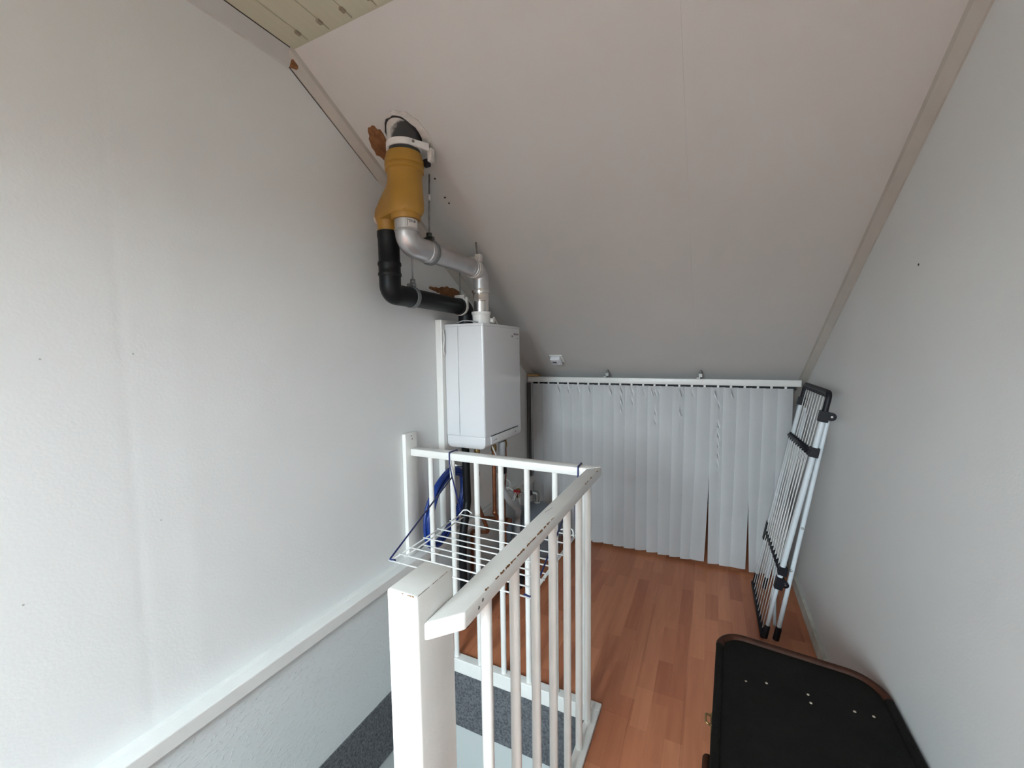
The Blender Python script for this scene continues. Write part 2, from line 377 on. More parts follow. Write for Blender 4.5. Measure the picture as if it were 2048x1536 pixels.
# small end clip at the plank joint
me_pl = mesh_of('ceiling_plank', pl, CEIL)
bm = new_bm(); bx(bm, -0.006, 0.006, -0.009, 0.009, -0.006, 0.003, 0.001, 1); me_clip = mesh_of('plank_clip', bm, mat('clip_brown', (0.30, 0.26, 0.19), 0.6))
x = -1.194 - PW/2 - PW*0.0
k = 0
xp = -1.194 + PW/2
xs = []
xx = -1.194 - PW/2
while xx - PW/2 < 0.62:
    xs.append(xx); xx += PW
for xx in xs:
    p = inst('ceiling_plank', me_pl, ce, (xx, 0, ZC))
    c = bpy.data.objects.new('plank_clip', me_clip); link(c, p); c.location = (PW/2, 0.954, 0)
bm = new_bm(); bx(bm, XL-0.05, 0.62, YF-0.014, YF+0.02, ZC+0.002, ZC+0.012); obj('end_strip', bm, CEIL, ce)
bm = new_bm(); bx(bm, XL+0.0305, XL+0.0335, YB, YF-0.02, ZC-0.0012, ZC+0.001); obj('shadow_gap', bm, DARKGAP, ce)

# front slope
def slab(bm, x0, x1, ya, yb, fz, th, up):
    p = [Vector((x0, ya, fz(ya))), Vector((x0, yb, fz(yb)))]
    prism(bm, [p[0], p[1], p[1]+up*th, p[0]+up*th], (x1-x0, 0, 0))
n_f = Vector((0, math.sin(ANG), math.cos(ANG)))
bm = new_bm(); slab(bm, XL-0.1, 0.75, YF-0.03, Y1+0.15, lambda y: zs(y)+0.012, 0.12, n_f)
sc = struct('sloped_ceiling', bm, DARKROOM, 'white sloping roof panels above the boiler and blind', 'ceiling')
for a, b in ((XL-0.05, -0.0902), (-0.0899, 0.65)):
    bm = new_bm(); slab(bm, a, b, YF-0.02, Y1+0.1, zs, 0.012, n_f); obj('panel', bm, SLOPE, sc)
# rear slope with the roof window opening
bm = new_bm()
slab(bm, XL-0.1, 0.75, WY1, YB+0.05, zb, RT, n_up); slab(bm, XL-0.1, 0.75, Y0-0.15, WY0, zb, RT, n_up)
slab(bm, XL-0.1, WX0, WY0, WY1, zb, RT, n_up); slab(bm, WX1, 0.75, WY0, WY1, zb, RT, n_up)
struct('sloped_ceiling_rear', bm, BOUNCECUT, 'unseen rear slope around the roof window, darkened brown to cut bounce light', 'ceiling')
bm = new_bm()
for (xa, xb, ya, yb) in ((WX0, WX0+0.05, WY0, WY1), (WX1-0.05, WX1, WY0, WY1), (WX0+0.05, WX1-0.05, WY0, WY0+0.05), (WX0+0.05, WX1-0.05, WY1-0.05, WY1)):
    slab(bm, xa, xb, ya, yb, lambda y: zb(y)+0.10, 0.05, n_up)
struct('window_1', bm, GLOSS, 'roof window frame in the rear slope behind the viewer', 'window')

# strips in the slope corners, cornice, ledge, baseboards
def slope_strip(name, xs_, label, cat, m):
    """xs_ = (edge on wall bottom fn sign)"""
for nm, xw, sgn, lb in (('trim_1', XL, 1, 'painted wooden strip along slope and left wall corner'), ('trim_2', None, -1, 'painted wooden strip along slope and right wall corner')):
    bm = new_bm(); pts = []
    ring0, ring1 = [], []
    for y, rg in ((YF-0.012, ring0), (3.6, ring1)):
        z = zs(y)
        X = xw if xw is not None else xr(z)
        nd = Vector((0, -math.sin(ANG), -math.cos(ANG)))
        for (u, v) in ((0, 0), (0.034, 0), (0.030, 0.014), (0.006, 0.036), (0, 0.036)):
            rg.append(bm.verts.new(Vector((X, y, z)) + Vector((sgn*u, 0, 0)) + nd*v))
    for i in range(5): bm.faces.new((ring0[i], ring1[i], ring1[(i+1) % 5], ring0[(i+1) % 5]))
    bm.faces.new(ring0); bm.faces.new(list(reversed(ring1)))
    so_ = struct(nm, bm, STRIP, lb, 'trim')
    if xw is not None:
        bm = new_bm(); pa, pb = [Vector((XL, y, zs(y))) + Vector((0, -math.sin(ANG), -math.cos(ANG)))*0.0362 for y in (1.0, 1.42)]
        dn = Vector((0, -math.sin(ANG), -math.cos(ANG)))
        prism(bm, [pa, pb, pb+dn*0.0012, pa+dn*0.0035], (0.0012, 0, 0)); obj('crack', bm, DARKGAP, so_, label='dark open crack')
bm = new_bm(); prism(bm, [(XL, YB, ZC-0.001), (XL+0.03, YB, ZC-0.001), (XL+0.024, YB, ZC-0.012), (XL+0.007, YB, ZC-0.045), (XL, YB, ZC-0.048)], (0, YF-0.006-YB, 0))
struct('trim_3', bm, mat('cornice_grey_paint', (0.55, 0.55, 0.53), 0.5, noise=0.05, nscale=6), 'grey-white cornice between left wall and cream ceiling', 'trim')
bm = new_bm(); bx(bm, XL+0.001, XL+0.022, YF-0.006, YF+0.018, ZC-0.045, ZC-0.006, 0.003, 1); obj('bare_end', bm, PEEL, bpy.data.objects['trim_3'], label='bare brown strip end')
bm = new_bm(); bx(bm, XL-0.02, -1.243, Y0, 4.15, 0.428, 0.475, 0.004, 2); bx(bm, XL-0.01, XL+0.02, Y0, 4.15, 0.470, 0.4785, 0.003, 1)
struct('trim_4', bm, TRIM, 'long white wooden ledge along the left wall above the stairwell', 'trim')
bm = new_bm()
yy = [Y0, 2.9]
lo_ = [(xr(0)-0.020, Y0, 0.001), (xr(0)+0.01, Y0, 0.001), (xr(0)+0.01, 4.15, 0.001), (xr(0)-0.020, 4.15, 0.001)]
hi_ = [(xr(0)-0.014, Y0, 0.055), (xr(0)+0.01, Y0, 0.055), (xr(0)+0.01, 4.15, 0.055), (xr(0)-0.014, 4.15, 0.055)]
hull8(bm, lo_, hi_); struct('baseboard_right', bm, DIRTYW, 'low stained cream baseboard along the right wall', 'baseboard')
# stairwell edge boards and felt band
bm = new_bm(); bx(bm, SWX0, SWX1+0.011, SWY1-0.02, SWY1+0.022, -0.052, 0.014, 0.003, 2)
struct('trim_5', bm, GLOSS, 'white nosing board under the far balusters', 'trim')
bm = new_bm(); bx(bm, SWX1-0.035, SWX1+0.011, SWY0, SWY1-0.021, -0.052, 0.014, 0.003, 2)
struct('trim_6', bm, GLOSS, 'white nosing board under the near row of balusters', 'trim')
bm = new_bm(); bx(bm, SWX0-0.02, SWX1+0.012, SWY1-0.008, SWY1+0.012, -0.335, -0.052)
struct('trim_7', bm, CARPET, 'speckled grey felt band below the far stairwell edge', 'trim')
bm = new_bm(); bx(bm, SWX1-0.012, SWX1+0.012, SWY0, SWY1-0.008, -0.335, -0.052)
struct('trim_8', bm, CARPET, 'speckled grey felt band below the near stairwell edge', 'trim')
bm = new_bm(); bx(bm, SWX0-0.1, SWX1+0.15, SWY1+0.014, SWY1+0.12, -2.7, -0.30); bx(bm, SWX1+0.014, SWX1+0.12, SWY0-0.1, SWY1+0.014, -2.7, -0.30)
bx(bm, SWX0-0.1, SWX1+0.15, SWY0-0.12, SWY0, -2.7, -0.28)
struct('wall_stairwell', bm, LOWER, 'pale grey lower storey walls down the stairwell', 'wall')
bm = new_bm(); bx(bm, XL-0.1, SWX1+0.15, SWY0-0.1, SWY1+0.1, -2.75, -2.65)
struct('floor_lower', bm, CARPET, 'grey lower storey floor at the foot of the stairwell', 'floor')
st = thing('staircase', 'grey carpeted stair treads going down in the stairwell', 'stairs', (-0.82, -1.0, -2.64))
for i in range(9):
    bm = new_bm(); y = -1.19+i*0.24; z = -0.28-i*0.235
    bx(bm, SWX0+0.014, SWX1-0.020, y, y+0.27, z-0.04, z, 0.008, 2); obj('tread', bm, CARPET, st)
    bm = new_bm(); bx(bm, SWX0+0.016, SWX1-0.022, y+0.225, y+0.242, z-0.236, z-0.04); obj('riser', bm, LOWER, st)

# peeled patches, filler and holes on the slope (parts of the sloping ceiling)
def slope_pt(x, y, off): return Vector((x, y, zs(y))) - n_f*off
tang = Vector((0, math.cos(ANG), -math.sin(ANG)))
def blob(bm, x, y, rx, ry, off, seed, rot=0.0, jag=0.12, th=0.0015):
    rr = random.Random(seed); c = slope_pt(x, y, off); n = 26; pts = []
    for k in range(n):
        a = 2*math.pi*k/n; q = 1+rr.uniform(-jag, jag); u = math.cos(a)*rx*q; v = math.sin(a)*ry*q
        u, v = u*math.cos(rot)-v*math.sin(rot), u*math.sin(rot)+v*math.cos(rot)
        pts.append(c + Vector((u, 0, 0)) + tang*v)
    prism(bm, pts, n_f*th)
bm = new_bm(); blob(bm, -1.205, 1.314, 0.040, 0.072, 0.0012, 3, 0.35); obj('peeled_patch', bm, PEEL, sc, label='oval brown patch of bare board beside the roof pipe')
bm = new_bm(); blob(bm, -1.062, 1.322, 0.085, 0.105, 0.003, 5, 0, 0.05, 0.004); obj('filler_patch', bm, FOAM, sc, label='rough white filler around the roof pipe')
bm = new_bm(); blob(bm, -1.082, 1.314, 0.070, 0.082, 0.0045, 6, 0, 0.05, 0.002); obj('pipe_hole', bm, DARKGAP, sc)
bm = new_bm(); rq = random.Random(11); top = []; bot = []
for k in range(22):
    f = k/21; y_ = 1.74+0.31*f; top.append((XL+0.0014, y_, 1.790+0.014*math.sin(f*3.1)+rq.uniform(-.007, .007)*(0.4+f) + (0.012 if 0.45 < f < 0.85 else 0))); bot.append((XL+0.0014, y_, 1.782 - 0.05*f + rq.uniform(-.004, .004)))
prism(bm, top+bot[::-1], (-0.0016, 0, 0)); obj('peeled_patch', bm, PEEL, wl, label='ragged brown bare patch above the black pipe end')
for (x, y) in ((-1.026, 1.304), (-1.04, 1.356), (-1.065, 1.484), (-1.075, 1.568), (-1.072, 1.595), (-1.02, 1.40)):
    bm = new_bm(); lathe(bm, slope_pt(x, y, 0.0012), [(0, 0.0045), (0.0012, 0.004)], 8, n_f); obj('screw_hole', bm, DARKGAP, sc)

# ------------------------------------------------------------------ stair railing
rl = thing('stair_railing', 'white painted stair railing with handrails, round balusters and square newel post', 'railing', (-0.46, 1.05, 0.014))
bm = new_bm(); bx(bm, -0.493, -0.428, 0.513, 0.621, -0.62, 1.051, 0.006, 3); nw = obj('newel_post', bm, GLOSS, rl, smooth=0.5)
bm = new_bm()
for (y, z) in ((0.600, 0.995), (0.600, 0.990), (0.565, 0.40)): lathe(bm, (-0.4285, y, z), [(0, 0.0022), (0.0012, 0.001)], 6, (1, 0, 0))
obj('paint_nick', bm, mat('bright_nick', (0.95, 0.95, 0.93), 0.4), nw)['kind'] = 'stuff'
bm = new_bm()
rr = random.Random(4)
def sliver(bm, p, d, ln, wd, nrm):
    """thin ragged flake lying along d at p"""
    d = Vector(d); nrm = Vector(nrm).normalized(); sd = nrm.cross(d).normalized(); pts = []
    m = 8
    for k in range(m): pts.append(Vector(p)+d*(ln*(k/(m-1)-0.5))+sd*wd*rr.uniform(0.15, 0.6))
    for k in range(m): pts.append(Vector(p)+d*(ln*(0.5-k/(m-1)))-sd*wd*rr.uniform(0.15, 0.6))
    prism(bm, pts, nrm*0.0005)
for x, ln in ((-0.446, 0.005), (-0.441, 0.003), (-0.436, 0.004), (-0.458, 0.003)): sliver(bm, (x, 0.5146, 1.0493), (1, 0, 0), ln, 0.0018, (0, -1, 1))
for y, ln in ((0.535, 0.030), (0.566, 0.018), (0.592, 0.026)): sliver(bm, (-0.4299, y, 1.0493), (0, 1, 0), ln, 0.0009, (1, 0, 1))
obj('bare_wood_chip', bm, PEEL, nw)['kind'] = 'stuff'
bm = new_bm(); bx(bm, XL+0.0005, -1.283, 1.498, 1.582, 0.4785, 1.074, 0.003, 2); wp = obj('wall_post', bm, GLOSS, rl, smooth=0.5)
bm = new_bm()
for (y, z) in ((1.54, 1.06), (1.545, 1.045), (1.56, 0.52)): lathe(bm, (-1.2835, y, z), [(0, 0.003), (0.0012, 0.0028)], 8, (1, 0, 0))
obj('screw_hole', bm, DARKGAP, wp)['kind'] = 'stuff'
# handrails with mitred corner
HZ0, HZ1 = 0.966, 1.000
RB0, RB1 = 1.530, 1.583; RS0, RS1 = -0.4275, -0.3795
def bevel_all(bm, off, seg=2):
    bmesh.ops.bevel(bm, geom=list(bm.edges), offset=off, segments=seg, profile=0.5, affect='EDGES')
bm = new_bm(); prism(bm, [(-1.2825, RB0, HZ0), (RS0, RB0, HZ0), (RS1, RB1, HZ0), (-1.2825, RB1, HZ0)], (0, 0, HZ1-HZ0)); bevel_all(bm, 0.004)
obj('handrail', bm, GLOSS, rl, smooth=0.5)
bm = new_bm(); prism(bm, [(RS0, 0.528, HZ0-0.002), (RS1, 0.583, HZ0-0.002), (RS1, RB1, HZ0-0.002), (RS0, RB0, HZ0-0.002)], (0, 0, HZ1-HZ0)); bevel_all(bm, 0.004)
hr = obj('handrail', bm, GLOSS, rl, smooth=0.5)
bm = new_bm()
y = 0.61
while y < 1.56:
    dens = 0.9 if 0.72 < y < 1.02 else (0.35 if y < 0.72 or y > 1.32 else 0.06)
    ln = rr.uniform(0.006, 0.022)
    if rr.random() < dens: sliver(bm, (RS1-0.0013, y+ln/2, HZ1-0.0033), (0, 1, 0), ln, rr.uniform(0.0022, 0.0050), (1, 0, 1))
    y += ln*rr.uniform(0.8, 1.6)
obj('bare_wood_chip', bm, PEEL, hr, label='brown wood showing where paint chipped off the rail edge')['kind'] = 'stuff'
bm = new_bm()
for (y, z) in ((0.63, 0.978), (0.645, 0.985)): lathe(bm, (RS1-0.0005, y, z), [(0, 0.004), (0.0012, 0.0032)], 10, (1, 0, 0))
obj('screw', bm, ZINC, hr)['kind'] = 'stuff'
bm = new_bm(); prism(bm, [(RS0+0.012, 1.060, HZ1-0.0022), (RS0+0.0135, 1.060, HZ1-0.0022), (RS0+0.020, 1.105, HZ1-0.0022), (RS0+0.0185, 1.105, HZ1-0.0022)], (0, 0, 0.0006)); obj('scratch', bm, mat('scratch_grey', (0.35, 0.33, 0.30), 0.6), hr)
q = new_bm(); lathe(q, (0, 0, 0), [(0, 0.0125), (0.955, 0.0125)], 14); me_bal = mesh_of('baluster', q, GLOSS, 0.5)
for x in (-1.185, -1.063, -0.934, -0.812, -0.689, -0.564, -0.440): inst('baluster', me_bal, rl, (x, 1.556, 0.0125))
for y in (0.698, 0.833, 0.960, 1.091, 1.224, 1.354, 1.472): inst('baluster', me_bal, rl, (-0.404, y, 0.0125))

# ------------------------------------------------------------------ vertical blind
YBL = 2.977
vb = thing('vertical_blind', 'white vertical slat blind closing off the eaves under the slope', 'blind', (-0.4, YBL, 0.02))
bm = new_bm(); bx(bm, -1.292, 0.489, YBL-0.022, YBL+0.022, 1.222, 1.262, 0.003, 2); obj('head_rail', bm, WHITEP, vb, smooth=0.5)
bm = new_bm(); bx(bm, -1.26, 0.47, YBL+0.016, YBL+0.020, 1.200, 1.223); obj('gap_shade_strip', bm, DARKGAP, vb)  # added dark strip, paints the shade between head rail and slat tops
edges = [-1.252, -1.171, -1.094, -1.014, -0.936, -0.858, -0.779, -0.701, -0.625, -0.547, -0.468, -0.393, -0.315, -0.234, -0.157, -0.080, -0.001, 0.073, 0.150, 0.222, 0.294, 0.368]
ztop, zbot = 1.208, 0.022
def slat_mesh(sid, x0, rot, sway, twist, zb_):
    bm = new_bm(); W = 0.089; nz, nxs = 18, 4; rows = []
    for j in range(nz+1):
        f = j/nz; z = ztop + (zb_-ztop)*f
        a = math.radians(rot) + math.radians(twist)*f**2; cxs = x0 + 0.0445 + sway*max(0, (f-0.15)/0.85)**1.6
        row = []
        for i in range(nxs+1):
            s = (i/nxs-0.5)*W; bow = 0.0065*(1-(2*i/nxs-1)**2)
            row.append(bm.verts.new((cxs + s*math.cos(a) + bow*math.sin(a), YBL + s*math.sin(a) - bow*math.cos(a), z)))
        rows.append(row)
    for j in range(nz):
        for i in range(nxs):
            f = bm.faces.new((rows[j][i], rows[j][i+1], rows[j+1][i+1], rows[j+1][i])); f.smooth = True
    ext = bmesh.ops.solidify(bm, geom=list(bm.faces), thickness=0.0006)
    return bm
sways = {15: -0.026, 16: 0.004, 18: -0.012, 19: 0.020, 20: -0.016, 21: 0.002, 14: -0.012, 13: -0.006}
tw = {15: -14, 18: -16, 19: 8, 17: -4, 20: -8}
rr2 = random.Random(21)
for i, x0 in enumerate(edges):
    b_ = slat_mesh(i, x0, 19+rr2.uniform(-5, 5), sways.get(i, rr2.uniform(-.003, .003)), tw.get(i, rr2.uniform(-2, 2)), zbot+rr2.uniform(-.003, .003))
    s = obj('slat', b_, BLIND, vb, smooth=0.5)
    bm = new_bm(); bx(bm, x0+0.038, x0+0.051, YBL-0.003, YBL+0.003, 1.206, 1.2225, 0.001, 1); obj('slat_clip', bm, WHITEP, s)
for x in (-0.683, -0.071):
    bm = new_bm(); bx(bm, x-0.016, x+0.010, YBL-0.024, YBL+0.02, 1.2625, 1.274, 0.002, 1); bx(bm, x-0.002, x+0.022, YBL-0.012, YBL+0.012, 1.272, 1.298, 0.002, 1)
    lathe(bm, (x+0.012, YBL-0.002, 1.296), [(0, 0.009), (0.012, 0.009), (0.022, 0.004)], 10)
    obj('ceiling_bracket', bm, ZINC, vb)
bm = new_bm(); sweep(bm, [(-1.262, YBL-0.024, 1.222), (-1.26, YBL-0.03, 0.9), (-1.252, YBL-0.035, 0.55), (-1.245, YBL-0.03, 0.86), (-1.258, YBL-0.02, 1.222)], 0.0014, 6); obj('pull_cord', bm, WHITEP, vb)
bm = new_bm(); bx(bm, -1.296, -1.205, YBL-0.028, YBL+0.04, 1.2635, 1.2805, 0.002, 1)
tag(obj('wooden_block', bm, RAW), 'small raw wooden block on the left end of the blind rail', 'block')

# ------------------------------------------------------------------ boiler
bo = thing('boiler', 'white wall hung gas boiler below the flue pipes', 'boiler', (-1.15, 2.03, 0.951))
BX0, BX1, BY0, BY1, BZ0, BZ1 = -1.264, -1.032, 1.810, 2.252, 0.953, 1.602
def rbox(x0, x1, y0, y1, z0, z1, r, seg=4):
    bm = new_bm(); bx(bm, x0, x1, y0, y1, z0, z1, r, seg); return bm
obj('back_case', rbox(BX0, -1.1852, BY0+0.001, BY1-0.001, 1.0190, 1.5887, 0.0008), BOILER, bo, smooth=0.5)
bm = new_bm(); bx(bm, -1.1815, BX1, BY0, BY1, 1.0190, 1.5887); bmesh.ops.bevel(bm, geom=[e for e in bm.edges if abs(e.verts[0].co.z-e.verts[1].co.z) > 0.1 and e.verts[0].co.x > -1.1], offset=0.010, segments=4, profile=0.5, affect='EDGES')
obj('front_hood', bm, BOILER, bo, smooth=0.5)
bm = new_bm(); bx(bm, BX0+0.004, BX1-0.006, BY0+0.009, BY1-0.009, 0.99, 1.594); obj('inner_case', bm, DARKGAP, bo)
bm = new_bm(); bx(bm, BX0, BX1, BY0, BY1, 1.5892, BZ1, 0.0012, 2); obj('top_cover', bm, BOILER, bo, smooth=0.5)
# bottom cover with rounded underside
bm = new_bm(); r = 0.028
prof = [(BX0, 1.0185), (BX0, BZ0+r)] + [(BX0+r-r*math.cos(a), BZ0+r-r*math.sin(a)) for a in (math.pi*k/12 for k in range(1, 7))] + \
       [(BX1-r+r*math.sin(a), BZ0+r-r*math.cos(a)) for a in (math.pi*k/12 for k in range(0, 7))] + [(BX1, 1.0185)]
prism(bm, [(x, BY0, z) for x, z in prof], (0, BY1-BY0, 0)); bmesh.ops.bevel(bm, geom=[e for e in bm.edges if abs(e.verts[0].co.y-e.verts[1].co.y) < 1e-6], offset=0.006, segments=3, profile=0.5, affect='EDGES')
bc = obj('bottom_cover', bm, BOILER, bo, smooth=0.6)
# control flap on the front
bm = new_bm(); bx(bm, BX1-0.004, BX1+0.003, 1.870, 2.205, 0.972, 1.012, 0.002, 2); fl = obj('control_flap', bm, mat('flap_grey', (0.70, 0.70, 0.71), 0.3, noise=0.02), bo, smooth=0.5)
bm = new_bm(); bx(bm, BX1-0.003, BX1+0.0022, 1.872, 2.203, 1.0125, 1.0165); obj('flap_gap', bm, DARKGAP, fl)
bm = new_bm(); bx(bm, BX1+0.0028, BX1+0.0034, 1.945, 2.02, 0.974, 1.010); obj('display', bm, mat('flap_light', (0.76, 0.76, 0.76), 0.25), fl)
bm = new_bm()
bx(bm, BX1+0.0028, BX1+0.0036, 1.893, 1.935, 0.9865, 0.9885); bx(bm, BX1+0.0028, BX1+0.0036, 1.921, 1.925, 0.9875, 0.9965); bx(bm, BX1+0.0028, BX1+0.0036, 2.160, 2.170, 0.987, 0.993)
obj('printed_mark', bm, GREYPRINT, fl)['kind'] = 'stuff'
bm = new_bm(); rr3 = random.Random(2); y = 2.165
for w_ in (0.010, 0.006, 0.008, 0.006, 0.009, 0.006, 0.007): bx(bm, BX1-0.0004, BX1+0.0006, y, y+w_, 1.552, 1.562); y += w_+0.0022
y = 2.135
for w_ in (0.004, 0.012): bx(bm, BX1-0.0004, BX1+0.0006, y, y+w_, 1.538, 1.549); y += w_+0.004
bx(bm, BX1-0.0004, BX1+0.0006, 2.205, 2.225, 1.530, 1.534)
obj('printed_logo', bm, mat('pale_grey_print', (0.22, 0.22, 0.24), 0.5), bo)
# mounting board behind it
bm = new_bm(); bx(bm, XL+0.0005, -1.2655, 1.783, 2.31, 0.4790, 1.627, 0.003, 2)
mb = tag(obj('mounting_board', bm, GLOSS), 'white board fixed to left wall behind the boiler', 'board')
bm = new_bm(); sweep(bm, fillet([(-1.262, 1.795, 1.575), (-1.258, 1.797, 1.53), (-1.262, 1.792, 1.47), (-1.262, 1.803, 1.44)], .01, 4), 0.004, 8)
obj('cable_loop', bm, WHITEP, mb)

# ------------------------------------------------------------------ flue pipes
FX, AX_ = -1.08, -1.20          # silver / black pipe x
FYF, FYN = 1.878, 1.308         # silver verticals: boiler end, adapter end
fp = thing('flue_pipe', 'silver aluminium flue pipe with elbow from boiler top to ochre adapter', 'pipe', (FX, FYF, 1.603))
bm = new_bm(); lathe(bm, (FX, FYF, 1.602), [(0, 0.044), (0.045, 0.046), (0.047, 0.050), (0.060, 0.050), (0.061, 0.043)], 24); so = obj('boiler_socket', bm, WHITEP, fp, smooth=0.6)
bm = new_bm(); sweep(bm, [(FX+0.01, FYF-0.005+0.03, 1.621), (FX+0.058, FYF+0.03, 1.618)], [0.012, 0.012], 12); sweep(bm, [(FX+0.05, FYF+0.045, 1.635), (FX+0.045, FYF+0.075, 1.62), (FX+0.042, FYF+0.10, 1.603)], 0.004, 6); obj('test_point', bm, WHITEP, so, smooth=0.6)
bm = new_bm(); lathe(bm, (FX, FYF, 1.655), [(0, 0.040), (0.06, 0.040), (0.063, 0.043), (0.072, 0.043), (0.075, 0.0405), (0.10, 0.0405), (0.102, 0.045), (0.112, 0.046), (0.122, 0.045), (0.124, 0.041)], 28); obj('vertical_tube', bm, CHROME, fp, smooth=0.7)
ZH = 1.872
path = fillet([(FX, FYF, 1.775), (FX, FYF, ZH-0.002), (FX, FYF-0.11, ZH)], 0.06, 10)
bm = new_bm(); sweep(bm, path, 0.0415, 24); obj('elbow', bm, ALU, fp, smooth=0.7)
bm = new_bm(); sweep(bm, [(FX, FYF-0.075, ZH), (FX, FYF-0.09, ZH), (FX, FYF-0.091, ZH), (FX, FYN+0.10, ZH+0.005)], [0.044, 0.044, 0.040, 0.040], 28); obj('horizontal_tube', bm, ALU, fp, smooth=0.7)
path = fillet([(FX, FYN+0.118, ZH+0.005), (FX, FYN, ZH+0.006), (FX, FYN, 1.967)], 0.066, 12)
bm = new_bm(); sweep(bm, path, [0.044 if p.z < 1.93 else 0.0455 for p in path], 28); el = obj('elbow', bm, ALU, fp, smooth=0.7)
bm = new_bm(); lathe(bm, (FX, FYN, 1.922), [(0, 0.0440), (0.002, 0.047), (0.007, 0.047), (0.009, 0.0455)], 28); obj('bead', bm, ALU, el, smooth=0.7)
# curved sticker on the elbow socket
def patch(bm, c, R, a0, a1, z0, z1, n=8, th=0.0006):
    pts = []
    for k in range(n+1):
        a = a0+(a1-a0)*k/n; pts.append(((c[0]+math.cos(a)*R, c[1]+math.sin(a)*R), (c[0]+math.cos(a)*(R+th), c[1]+math.sin(a)*(R+th))))
    for k in range(n):
        (i0, o0), (i1, o1) = pts[k], pts[k+1]
        hull8(bm, [(*i0, z0), (*o0, z0), (*o1, z0), (*i1, z0)], [(*i0, z1), (*o0, z1), (*o1, z1), (*i1, z1)])
aim = math.atan2(0-FYN, 0-FX)
bm = new_bm(); patch(bm, (FX, FYN), 0.0457, aim+0.0, aim+1.05, 1.934, 1.965); stk = obj('sticker', bm, STICK, el)
bm = new_bm()
for a_, w_, z0, z1 in ((0.06, 0.05, 1.937, 1.963), (0.13, 0.10, 1.957, 1.960), (0.26, 0.06, 1.949, 1.962), (0.36, 0.06, 1.951, 1.961), (0.46, 0.05, 1.949, 1.960), (0.62, 0.16, 1.951, 1.959), (0.80, 0.04, 1.953, 1.959)):
    patch(bm, (FX, FYN), 0.0462, aim+a_, aim+a_+w_, z0, z1, 2)
obj('printed_mark', bm, GREYPRINT, stk)['kind'] = 'stuff'
def clamp(parent, x, y, z, R, m_band, m_lug, w=0.014):
    bm = new_bm(); sweep(bm, [(x, y-w, z), (x, y-w+0.001, z), (x, y+w-0.001, z), (x, y+w, z)], [R, R+0.004, R+0.004, R], 28)
    b = obj('clamp_band', bm, m_band, parent, smooth=0.6); return b
cb = clamp(fp, FX, FYN+0.128, ZH+0.004, 0.0435, ALU, ZINC, 0.012)
bm = new_bm(); sweep(bm, [(FX, FYN+0.140, ZH+0.004), (FX, FYN+0.141, ZH+0.004), (FX, FYN+0.156, ZH+0.004), (FX, FYN+0.157, ZH+0.004)], [0.043, 0.052, 0.052, 0.043], 28); obj('rubber_ring', bm, GREYP, fp, smooth=0.6)
yl = FYN+0.145
bm = new_bm(); bx(bm, FX-0.026, FX+0.022, yl-0.008, yl+0.008, ZH+0.048, ZH+0.068, 0.003, 2); lathe(bm, (FX, yl, ZH+0.066), [(0, 0.013), (0.018, 0.013), (0.020, 0.005)], 6); obj('clamp_lug', bm, mat('dark_steel', (0.09, 0.095, 0.09), 0.45, metal=0.5, noise=0.3, nscale=50), fp)
bm = new_bm(); sweep(bm, [(FX, yl, ZH+0.07), (FX+0.003, yl+0.008, zs(yl+0.008)-0.002)], 0.0032, 8); hrd = obj('hanger_rod', bm, ZINC, fp)
bm = new_bm(); sweep(bm, [(FX+0.0015, yl+0.004, 2.09), (FX+0.0018, yl+0.005, 2.115)], 0.006, 6); obj('rod_nut', bm, STICK, hrd)
# painted bracket at far end of silver tube
ye = FYF-0.066
cb = clamp(fp, FX, ye, ZH, 0.0445, FOAM, FOAM, 0.012)
bm = new_bm(); bx(bm, FX-0.05, FX+0.035, ye-0.006, ye+0.008, ZH+0.040, ZH+0.058, 0.003, 2); bx(bm, FX+0.012, FX+0.045, ye-0.012, ye+0.012, ZH+0.030, ZH+0.068, 0.004, 2); obj('clamp_lug', bm, FOAM, fp)
bm = new_bm(); sweep(bm, [(FX+0.022, ye, ZH+0.06), (FX+0.018, ye-0.004, zs(ye-0.004)-0.001)], 0.0042, 8); obj('hanger_rod', bm, ZINC, fp)

# yellow adapter
ad = thing('flue_adapter', 'ochre yellow plastic flue adapter joining two pipes under the roof pipe', 'flue adapter', (FX, FYN, 1.95))
AY = 1.340
bm = new_bm(); n = 40; rings = []
ctrl = [ # z, bulge toward the black pipe, radius
 (2.212, 0.0, 0.0665), (2.204, 0.0, 0.0680), (2.196, 0.0, 0.0685), (2.192, 0.0, 0.0690), (2.190, 0.0, 0.0735), (2.168, 0.0, 0.0745), (2.166, 0.0, 0.0705), (2.162, 0.0, 0.0705), (2.160, 0.0, 0.0735), (2.148, 0.0, 0.0730), (2.145, 0.0, 0.0670),
 (2.133, 0.0, 0.0655), (2.115, 0.022, 0.0660), (2.085, 0.066, 0.0675), (2.055, 0.104, 0.069), (2.035, 0.122, 0.0705), (2.015, 0.130, 0.0710), (2.002, 0.128, 0.0685), (1.994, 0.120, 0.064), (1.988, 0.100, 0.058)]
dv = Vector((AX_-FX, AY-FYN, 0)).normalized()
for z, ex, R in ctrl:
    ring = []
    r2 = 0.049
    for k in range(n):
        a = 2*math.pi*k/n; d = Vector((math.cos(a), math.sin(a), 0))
        p = d*R
        # convex blend of main disc and side disc (support mapping of a tapered capsule)
        c = d.dot(dv); t = max(0.0, ex + r2 - R)
        # radial distance to hull of disc(0,R) and disc(ex,r2)
        best = R
        for s_ in range(0, 21):
            f = s_/20; cc = dv*(ex*f); rad = R+(r2-R)*f
            b_ = d.dot(cc); disc = b_*b_ - (cc.length_squared - rad*rad)
            if disc > 0: best = max(best, b_+math.sqrt(disc))
        p = d*best
        ring.append(bm.verts.new(Vector((FX, FYN, z)) + p))
    rings.append(ring)
